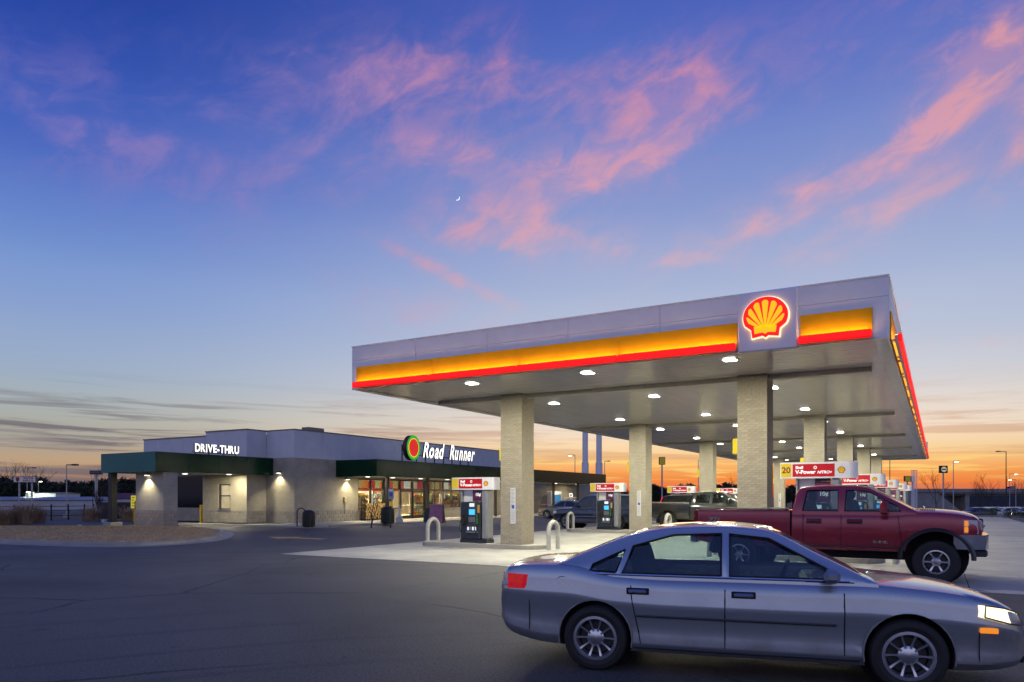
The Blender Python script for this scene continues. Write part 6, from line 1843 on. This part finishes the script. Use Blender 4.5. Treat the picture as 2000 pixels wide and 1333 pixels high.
for i, (px, top, dep) in enumerate(((1828, 928, 190), (1928, 934, 180), (1994, 940, 170), (1916, 945, 185), (1443, 945, 160))):
    plant_bare('bare_tree', ['leafless tree standing in front of the sunset next to the square black sign', 'leafless tree rising behind the bridge deck', 'leafless tree behind the bridge past the flag', 'low leafless tree behind the bridge', 'leafless tree beside the brick column behind the pickup'][i], at_depth(px, dep, -2.35), (z_at(top, dep) + 2.35) * 1.25, 80 + i, .5, .11, 5, 'leafless trees beyond the lot')
def grass_clump(p, label, h=1.1, w=.8, seed=0):
    rs_ = random.Random(seed)
    t_ = thing('ornamental_grass', label, 'plant', p, 0, 'dry ornamental grasses')
    st = MB(); pl_ = MB()
    for i in range(420):
        a = rs_.uniform(0, 2 * PI); r_ = w * math.sqrt(rs_.random()) * .45; L = h * rs_.uniform(.55, 1.05)
        b0 = Vector((r_ * math.cos(a), r_ * math.sin(a), 0)); lean = Vector((math.cos(a), math.sin(a), 0)) * L * rs_.uniform(.1, .45)
        m_ = b0 + lean * .4 + Vector((0, 0, L * .6)); e_ = b0 + lean + Vector((0, 0, L * rs_.uniform(.85, 1.0)))
        sd_ = Vector((-math.sin(a), math.cos(a), 0)) * .010
        st.add([b0 - sd_, b0 + sd_, m_ + sd_, m_ - sd_, e_], [(0, 1, 2, 3), (3, 2, 4)])
        if i % 4 == 0:
            for k in range(7):
                c = e_ + Vector((rs_.gauss(0, .018), rs_.gauss(0, .018), rs_.uniform(-.14, .06))); s_ = .03
                d_ = Vector((rs_.uniform(-1, 1), rs_.uniform(-1, 1), rs_.uniform(-1, 1))).normalized()
                pl_.add([c - sd_ * 1.6, c + sd_ * 1.6, c + d_ * s_ * 1.6], [(0, 1, 2)])
    o_ = st.build('blades', mat('dry blades', (.30, .20, .12), .9, var=.4, scale=3), t_, fix=False); o_['kind'] = 'stuff'
    o_ = pl_.build('plumes', mat('pale plumes', (.62, .50, .40), .9, var=.3, scale=3), t_, fix=False); o_['kind'] = 'stuff'
for i, (px, py, h_) in enumerate(((38, 1022, 1.35), (52, 1023, 1.45), (70, 1021, 1.25), (6, 1024, 1.2), (178, 1018, 1.2), (252, 1018, 1.1), (-15, 1026, 1.2))):
    grass_clump(on_z(px, py), ['dry plumed grass clump at the lane edge, under the farm shop sign', 'tallest dry plumed grass clump at the lane edge', 'dry plumed grass clump at the lane edge, third toward the light pole', 'dry plumed grass clump at the end of the row by the fence', 'dry plumed grass clump next to the transformer box', 'dry plumed grass clump behind the brick pier', 'dry plumed grass clump beyond the fence end'][i], h_, 1.3, i)
# hedge at the edge of the lot on the right
def hedge(p0, p1, h, label):
    t_ = thing('hedge', label, 'hedge', (p0 + p1) / 2, math.atan2((p1 - p0).y, (p1 - p0).x))
    L = (p1 - p0).length; rs_ = random.Random(9)
    st = MB(); lf = MB()
    for i in range(int(L * 2)):
        x = rs_.uniform(-L / 2, L / 2); st.tube([(x, 0, 0), (x + rs_.uniform(-.2, .2), rs_.uniform(-.2, .2), h * .8)], .02, 4, .008)
    for i in range(int(L * 700)):
        c = Vector((rs_.uniform(-L / 2, L / 2), rs_.gauss(0, .28), h * (1 - abs(rs_.gauss(0, .38))) + rs_.gauss(0, .05)))
        if c.z < .03: continue
        d_ = Vector((rs_.uniform(-1, 1), rs_.uniform(-1, 1), rs_.uniform(-.3, 1))).normalized(); e_ = d_.cross(Vector((rs_.uniform(-1, 1), rs_.uniform(-1, 1), 1))).normalized()
        lf.add([c - e_ * .03, c + e_ * .03, c + d_ * .09], [(0, 1, 2)])
    st.build('stems', M_BRANCH, t_, fix=False); o_ = lf.build('foliage', mat('hedge leaves', (.045, .07, .03), .6, var=.4, scale=2), t_, fix=False); o_['kind'] = 'stuff'
hedge(on_z(1962, 1013), on_z(2050, 1016), .55, 'low clipped hedge along the far kerb of the lot')
hedge(on_z(1930, 1012), on_z(1946, 1012), .75, 'short rounded shrub on the far kerb beside the pickup nose')

# ------------------------------------------------------------------ far side of the road, left
M_FENCE = M_BLACK
fe = thing('rail_fence', 'black metal rail fence along the lane beyond the lawn', 'fence', (0, 0, 0))
fpts = [on_z(x, y) for x, y in ((-40, 1020), (28, 1018), (100, 1017), (165, 1015), (200, 1013))]
for a, c in zip(fpts[:-1], fpts[1:]):
    for z in (.35, .75, 1.05):
        b = MB(); b.tube([a + Vector((0, 0, z)), c + Vector((0, 0, z))], .025, 6); b.build('rail', M_FENCE, fe)
    L = (c - a).length; n_ = max(2, int(L / 2))
    for k in range(n_):
        q = a + (c - a) * k / n_
        b = MB(); b.box(q.x - .04, q.x + .04, q.y - .04, q.y + .04, 0, 1.2); b.build('post', M_FENCE, fe)
def light_pole(px, base_depth, top_y, label, arm=.9, lit=None, z0=0.0, dirn=1, cat_col=None):
    p_ = at_depth(px, base_depth, z0); h_ = z_at(top_y, base_depth) - z0
    t_ = thing('light_pole', label, 'street lamp', p_, TH, 'light poles around the lots')
    r_ = max(.05, .0045 * h_ + .04)
    b_ = MB(); b_.tube([(0, 0, 0), (0, 0, h_)], r_, 10, r_ * .6); b_.build('pole', cat_col or M_GALV, t_, smooth=True)
    b_ = MB(); b_.box(-.2, .2, -.2, .2, 0, .3); b_.build('base', M_CONC, t_)
    b_ = MB(); b_.box(0, dirn * arm, -.05, .05, h_ - .06, h_ + .02) if dirn > 0 else b_.box(-arm, 0, -.05, .05, h_ - .06, h_ + .02); b_.build('arm', M_BLACK, t_)
    x0, x1 = sorted((dirn * arm, dirn * (arm + .35 + h_ * .02)))
    b_ = MB(); b_.cbox(x0, x1, -.2, .2, h_ - .08, h_ + .06, .02); hd = b_.build('head', M_DGREY, t_)
    if lit:
        b_ = MB(); b_.cbox(x0 + .04, x1 - .04, -.2, .2, h_ - .15, h_ - .085, .02); b_.build('lens', lit, hd)
    return t_
M_WARML = glow('warm street lens', (1.0, .86, .62), 14.0)
light_pole(130, 62, 908, 'tall pole lamp standing by the lane beyond the lawn', .5)
light_pole(53, 110, 914, 'pole lamp behind the farm shop sign', .8, None, -2.35)
light_pole(75, 150, 940, 'short lit pole lamp beside the farm shop sign', .2, M_WARML, -2.35)
light_pole(1123, 120, 889, 'pole lamp just behind the annex beside the two white masts', .5, M_WARML, -2.35, -1)
light_pole(1181, 125, 901, 'pole lamp to the far side of the two white masts', .4, None, -2.35)
light_pole(1364, 120, 899, 'thin lit pole lamp seen beside a brick column', .3, M_WARML, -2.35)
light_pole(1862, 125, 901, 'pole lamp with glowing head next to the square black sign', .3, M_WARML, -2.35)
light_pole(1965, 110, 882, 'tall dark pole lamp rising above the bridge', .9, None, -2.35, -1, M_BLACK)
light_pole(1738, 130, 893, 'dark lamp pole just past the corner of the canopy', .2, None, -2.35, 1, M_BLACK)
light_pole(1972, 170, 926, 'far lit street lamp beyond the bridge deck', 1.2, M_WARML, -2.35)
light_pole(1984, 160, 937, 'far lit street lamp beside the flag', 1.0, M_WARML, -2.35, -1)
# farm shop sign on two posts
def box_sign(px0, px1, y0, y1, depth, label, m_, posts=2, z0=-2.35, name='roadside_sign'):
    w = (px1 - px0) * depth / FPX; z_0, z_1 = z_at(y1, depth), z_at(y0, depth)
    p_ = at_depth((px0 + px1) / 2, depth, z0)
    t_ = thing(name, label, 'sign', p_, TH)
    b_ = MB(); b_.cbox(-w / 2, w / 2, -.25, .25, z_0 - z0, z_1 - z0, .05); bx = b_.build('cabinet', M_DGREY, t_)
    b_ = MB(); b_.cbox(-w / 2 + .08, w / 2 - .08, -.27, -.251, z_0 - z0 + .08, z_1 - z0 - .08, .01); b_.build('face', m_, bx)
    for k in range(posts):
        x = 0 if posts == 1 else (-w * .28 + k * w * .56)
        c_ = MB(); c_.tube([(x, 0, 0), (x, 0, z_0 - z0)], .14, 10); c_.build('post', M_GALV, t_, smooth=True)
    return t_, w, z_0 - z0, z_1 - z0
t, w, a, c = box_sign(28, 72, 931, 943, 130, 'white and red shop sign on two posts reading TRACTOR SUPPLY Co', mat('sign face grey', (.5, .5, .52), .5, emit=(.5, .5, .55), es=.10))
h_ = c - a
put_text('TRACTOR', h_ * .36, mat('sign red ink', (.30, .02, .02), .5), t, (w * .16, -.275, a + h_ * .68), '-y', .005, .02)
put_text('SUPPLY Co', h_ * .36, MAT['sign red ink'], t, (w * .16, -.275, a + h_ * .30), '-y', .005, .02)
b = MB(); b.prism([(-w * .40, a + h_ * .85), (-w * .22, a + h_ * .85), (-w * .24, a + h_ * .3), (-w * .31, a + h_ * .1), (-w * .38, a + h_ * .3)], 'y', -.29, -.271); b.build('red_badge', MAT['sign red ink'], t)
box_sign(177, 199, 919.5, 927, 75, 'small grey box sign on a pale post by the transformer box', mat('sign face dull', (.10, .10, .11), .5), 1, 0.0)
box_sign(1287, 1299, 893, 908, 135, 'tall yellow and black roadside sign on a dark pole against the sunset', mat('roadside yellow', (.50, .38, .03), .5, emit=(.7, .5, .02), es=.12), 1)
t, w, a, c = box_sign(1834.5, 1850, 910, 924.5, 150, 'square black roadside sign with a pale round mark on a dark pole', mat('black sign face', (.02, .02, .02), .5), 1)
b = MB(); r_ = w * .34; zc = (a + c) / 2
b.prism([(r_ * math.cos(2 * PI * i / 24), zc + r_ * math.sin(2 * PI * i / 24)) for i in range(24)], 'y', -.285, -.272); b.build('round_mark', glow('cream mark', (.8, .68, .4), .5), t)
b = MB(); b.box(-r_ * .8, r_ * .8, -.292, -.286, zc - r_ * .22, zc + r_ * .22); b.build('round_mark_band', MAT['black sign face'], t)
box_sign(1766, 1778, 930, 941, 140, 'small yellow roadside sign beside the tall white poles', MAT['roadside yellow'], 1)
box_sign(1779, 1786, 931, 942, 142, 'small black and white roadside sign beside the tall white poles', mat('pale sign face', (.45, .45, .45), .5, emit=(.6, .65, .6), es=.3), 1)
for i, px in enumerate((1781, 1784, 1787, 1790.5)):
    p_ = at_depth(px, 100, -.3)
    t = thing('white_pole', 'slender white pole in the row of four beyond the pumps', 'pole', p_, 0, 'row of slender white poles')
    b = MB(); b.tube([(0, 0, 0), (0, 0, z_at(919.5, 100) + .3)], .06, 8, .05); b.build('pole', M_PLWHT, t, smooth=True)
    b = MB(); b.lathe([(0, .1), (.07, .06), (.07, 0)], 10, 'z', (0, 0, z_at(919.5, 100) + .3)); b.build('cap', M_GALV, t)
# two masts of a tall roadside sign
for i, px in enumerate((1143, 1170)):
    t = thing('white_mast', ('tall white steel mast with a collar, nearer the annex lamp', 'tall white steel mast with a collar, farther from the annex lamp')[i], 'mast', at_depth(px, 88, -2.35), 0, 'pair of white masts behind the store')
    b = MB(); b.lathe([(.34, 0), (.34, 14.5), (0, 14.5)], 20); b.build('mast', M_PUMPW, t, smooth=30.0)
    zc = z_at(903, 88) + 2.35
    b = MB(); b.lathe([(.36, 0), (.42, .02), (.42, zc - .1), (.36, zc)], 20); b.build('collar', M_PUMPW, t, smooth=30.0)
# long low sheds and a lit wall
def shed(px0, px1, ytop, depth, label, wall_m, roof_m, z0=-2.35, d=12, pitch=.6):
    w = (px1 - px0) * depth / FPX; h_ = z_at(ytop, depth) - z0
    t_ = thing('shed', label, 'building', at_depth((px0 + px1) / 2, depth, z0), TH, 'low buildings across the road')
    n_ = max(2, int(w / 3))
    b_ = MB(); b_.box(-w / 2, w / 2, .1, d, 0, h_); b_.build('walls', wall_m, t_)
    for k in range(n_):
        x0 = -w / 2 + w * k / n_
        c_ = MB(); c_.box(x0 + .02, x0 + w / n_ - .02, 0, .09, 0, h_ - .02); c_.build('wall_panel', wall_m, t_)
    b_ = MB(); b_.prism([(-.4, h_ + .01), (d / 2, h_ + pitch), (d + .4, h_ + .01)], 'x', -w / 2 - .3, w / 2 + .3); b_.build('roof', roof_m, t_)
    return t_, w, h_
M_SHED = mat('shed sheet', (.45, .46, .48), .6, var=.12); M_SROOF = mat('shed roof', (.30, .30, .32), .6)
shed(-60, 205, 977, 135, 'long low pale shed in front of the pines', M_SHED, M_SROOF)
t, w, h_ = shed(50, 109, 964, 142, 'small brightly lit pale shed in front of the pines', mat('lit shed sheet', (.62, .66, .60), .6), M_SROOF, d=8, pitch=.2)
b = MB(); b.cbox(-w * .3, -w * .3 + .6, -1.6, -1.3, h_ + .1, h_ + .3, .02); b.box(-w * .3 + .2, -w * .3 + .3, -1.3, .3, h_ + .15, h_ + .2); b.build('floodlight', glow('flood lens', (1, .95, .8), 6), t)
fl = bpy.data.lights.new('flood_light', 'SPOT'); fl.energy = 900; fl.spot_size = R(150); fl.spot_blend = .8; fl.color = (.9, 1.0, .80)
o = link('flood_light', fl, t); o.location = (0, -3.2, h_ + .2); o.rotation_euler = (R(50), 0, 0)
shed(212, 262, 974, 120, 'low building with a dark red roof behind the brick pier', M_SHED, mat('dark red roof', (.16, .02, .03), .6), d=8, pitch=.9)
t = thing('utility_box', 'large black utility box behind the drive-thru post', 'box', on_z(222, 1016), R(20))
b = MB(); b.cbox(-1.0, 1.0, -.6, .6, .1, 1.35, .04); b.build('cabinet', M_BLACK, t)
b = MB(); b.cbox(-1.1, 1.1, -.7, .7, 0, .1, .02); b.build('pad', M_CONC, t)
b = MB(); b.cbox(-.02, .02, -.615, -.601, .2, 1.25, .004); b.build('door_gap', M_DGREY, t)
t = thing('clearance_sign', 'yellow clearance sign beside the brick pier', 'sign', at_depth(261, 52, 0), TH)
b = MB(); b.tube([(0, 0, 0), (0, 0, 1.0)], .04, 8); b.build('post', M_SAFE, t)
b = MB(); b.cbox(-.17, .17, -.05, -.0, .95, 1.85, .01); b.build('board', glow('clearance yellow', (.7, .62, .03), .6), t)
b = MB()
for z in (1.1, 1.3, 1.5, 1.68): b.box(-.11, .09, -.054, -.051, z, z + .05)
b.build('print', M_BLACK, t)
for i, (px, py) in enumerate(((49, 1036), (155, 1030), (203, 1019))):
    t = thing('landscape_stone', ['white rounded stone on the back edge of the lawn under the farm shop sign', 'white rounded stone on the back edge of the lawn midway to the post', 'white rounded stone across the lane from the lawn'][i], 'stone', on_z(px, py, .05), i, 'white stones around the lawn')
    bm = bmesh.new(); bmesh.ops.create_icosphere(bm, subdivisions=2, radius=.16)
    for v in bm.verts: v.co = Vector((v.co.x * 1.25, v.co.y, max(-.05, v.co.z * .8))) * (1 + .12 * math.sin(v.co.x * 23 + i) * math.cos(v.co.y * 19))
    MB().take(bm).build('stone', mat('pale stone', (.55, .53, .5), .8), t, smooth=True)

# ------------------------------------------------------------------ bridge and traffic on the right
rd = MB()
def road_z(dep): return -.85 - (dep - 78) / 110 * 1.4
ra = [(1600, 78), (2700, 78), (2700, 192), (1600, 192)]
rd.add([tuple(at_depth(px, d_, road_z(d_))) for px, d_ in ra], [(0, 1, 2, 3)])
tag(rd.build('access_road', M_ASPH), kind='structure')
em = MB()
ep = [(px, z_at(961 + 2 * math.sin(px * .013) + 1.5 * math.sin(px * .041), 330)) for px in range(1680, 2600, 20)]
vs = []
for px, z in ep:
    vs += [tuple(at_depth(px, 300, -2.4)), tuple(at_depth(px, 330, z)), tuple(at_depth(px, 380, -2.4))]
em.add(vs, [(3 * i + j, 3 * i + 3 + j, 3 * i + 4 + j, 3 * i + 1 + j) for i in range(len(ep) - 1) for j in range(2)])
tag(em.build('embankment', mat('dark scrub', (.010, .009, .008), .95, var=.5, scale=.2)), kind='structure')
M_BRC = concrete_mat('bridge concrete', (.20, .19, .185), (.30, .285, .275), .4)
br = thing('road_bridge', 'long grey concrete road bridge with sloped abutment beyond the lot', 'bridge', at_depth(1890, 200, -2.35), TH)
s_ = 200 / FPX
X = lambda px: (px - 1890) * s_
Z = lambda y: z_at(y, 200) + 2.35
b = MB(); b.box(X(1800), X(2400), 0, 11, Z(964.5), Z(958.5)); b.build('deck', M_BRC, br)
b = MB(); b.box(X(1780), X(2400), -.3, -.002, Z(962), Z(955)); b.build('parapet', M_BRC, br)
b = MB(); b.prism([(X(1760), 0), (X(1880), 0), (X(1835), Z(966)), (X(1820), Z(958.6)), (X(1760), Z(958.6))], 'y', .05, 11); b.build('abutment', M_BRC, br)
for px in (1893, 2070):
    b = MB(); b.cbox(X(px) - .6, X(px) + .6, .8, 9, 0, Z(964.6), .05); b.build('pier', M_BRC, br)
    b = MB(); b.box(X(px) - .8, X(px) + .8, .4, 10, Z(968), Z(964.6)); b.build('pier_cap', M_BRC, br)
for k in range(5):
    b = MB(); b.box(X(1800), X(2400), 1.0 + k * 2.2, 1.5 + k * 2.2, Z(968), Z(964.55)); b.build('girder', M_BRC, br)
M_HEADF = glow('distant headlamp', (1.0, .88, .66), 16.0)
CARP = [(1905, 1002, 92, 'dark', 'dark car with an amber lamp waiting beside the bridge pier'), (1935, 1004, 95, 'white', 'white car seen from behind just past the pickup nose'), (1968, 1008, 98, 'white', 'white car passing behind the low hedge'),
        (2010, 1008, 99, 'silver', 'silver car following behind the low hedge'), (1928, 992, 125, 'dark', 'dark car coming out from below the bridge'), (1950, 991, 132, 'silver', 'silver car with lit headlamps under the bridge'), (1974, 990, 135, 'dark', 'dark car in the queue under the bridge'), (1992, 990, 138, 'white', 'white car in the queue under the bridge'), (1940, 985, 160, 'silver', 'far silver car in the queue under the bridge'), (1965, 984, 165, 'white', 'far white car in the queue under the bridge'), (1985, 984, 160, 'dark', 'far dark car in the queue under the bridge')]
mini = {}
for i, (px, py, dep, colr, lab) in enumerate(CARP):
    P_ = {'dark': P_CHA, 'white': P_WHT, 'silver': P_SIL}[colr]
    p_ = at_depth(px, dep, 0)
    p_.z = road_z(dep)
    rot = TH + (PI if i % 3 == 0 else 0) + (R(-60) if dep > 120 else R(8))
    if colr not in mini:
        mini[colr] = sedan('distant_car', lab, P_, p_, rot, False, 'cars on the road under the bridge')
    else:
        c = copy_tree(mini[colr]); c.location = p_; c.rotation_euler = (0, 0, rot); c['label'] = lab
        mini_c = c
    root = mini[colr] if mini[colr]['label'] == lab else mini_c
    for sgn in (-1, 1):
        b = MB(); b.lathe([(.001, .05), (.09, .03), (.11, 0)], 10, 'x', (2.44, sgn * .62, .68)); b.build('lit_lamp', M_HEADF, root)
# flag
t = thing('flag', 'red white and blue striped flag on a dark pole beyond the bridge', 'flag', at_depth(1966, 165, -2.35), TH)
hp = z_at(930, 165) + 2.35
b = MB(); b.tube([(0, 0, 0), (0, 0, hp)], .06, 8, .04); b.build('pole', M_BLACK, t)
zf1, zf0 = z_at(941, 165) + 2.35, z_at(953, 165) + 2.35
def cloth(x, z): return (x, .25 * math.sin(x * 2.6 + z), z + .55 * x * (zf1 - zf0) * .25)
wfl = 15 * 165 / FPX
for k in range(7):
    b = MB(); z0_, z1_ = zf0 - .9 + (zf1 - zf0) * k / 7 * .75, zf0 - .9 + (zf1 - zf0) * (k + 1) / 7 * .75
    vs = [cloth(wfl * i / 8 + .06, z) for i in range(9) for z in (z0_, z1_)]
    b.add(vs, [(2 * i, 2 * i + 2, 2 * i + 3, 2 * i + 1) for i in range(8)]); b.build('stripe', mat('flag red', (.25, .02, .03), .8) if k % 2 == 0 else mat('flag white', (.45, .45, .46), .8), t)
b = MB(); vs = [(q[0], q[1] - .02, q[2]) for q in (cloth(wfl * i / 8 + .06, z) for i in range(5) for z in (zf0 - .9 + (zf1 - zf0) * .42, zf0 - .9 + (zf1 - zf0) * .752))]
b.add(vs, [(2 * i, 2 * i + 2, 2 * i + 3, 2 * i + 1) for i in range(4)]); b.build('canton', mat('flag blue', (.02, .03, .14), .8), t)
# crescent moon
mp = at_depth(893, 3200, z_at(387, 3200))
t = thing('crescent_moon', 'thin pale crescent moon in the blue sky above the store', 'moon', mp, TH)
b = MB(); rm = 11.0
out = [(rm * math.cos(R(a)), rm * math.sin(R(a))) for a in range(-120, 31, 10)]
inn = [(-.17 * rm + rm * .97 * math.cos(R(a)), .15 * rm + rm * .97 * math.sin(R(a))) for a in range(24, -115, -10)]
b.prism(out + inn, 'y', -.5, .5); b.build('lit_limb', glow('moonlight', (1.0, .97, .95), 1.3), t)
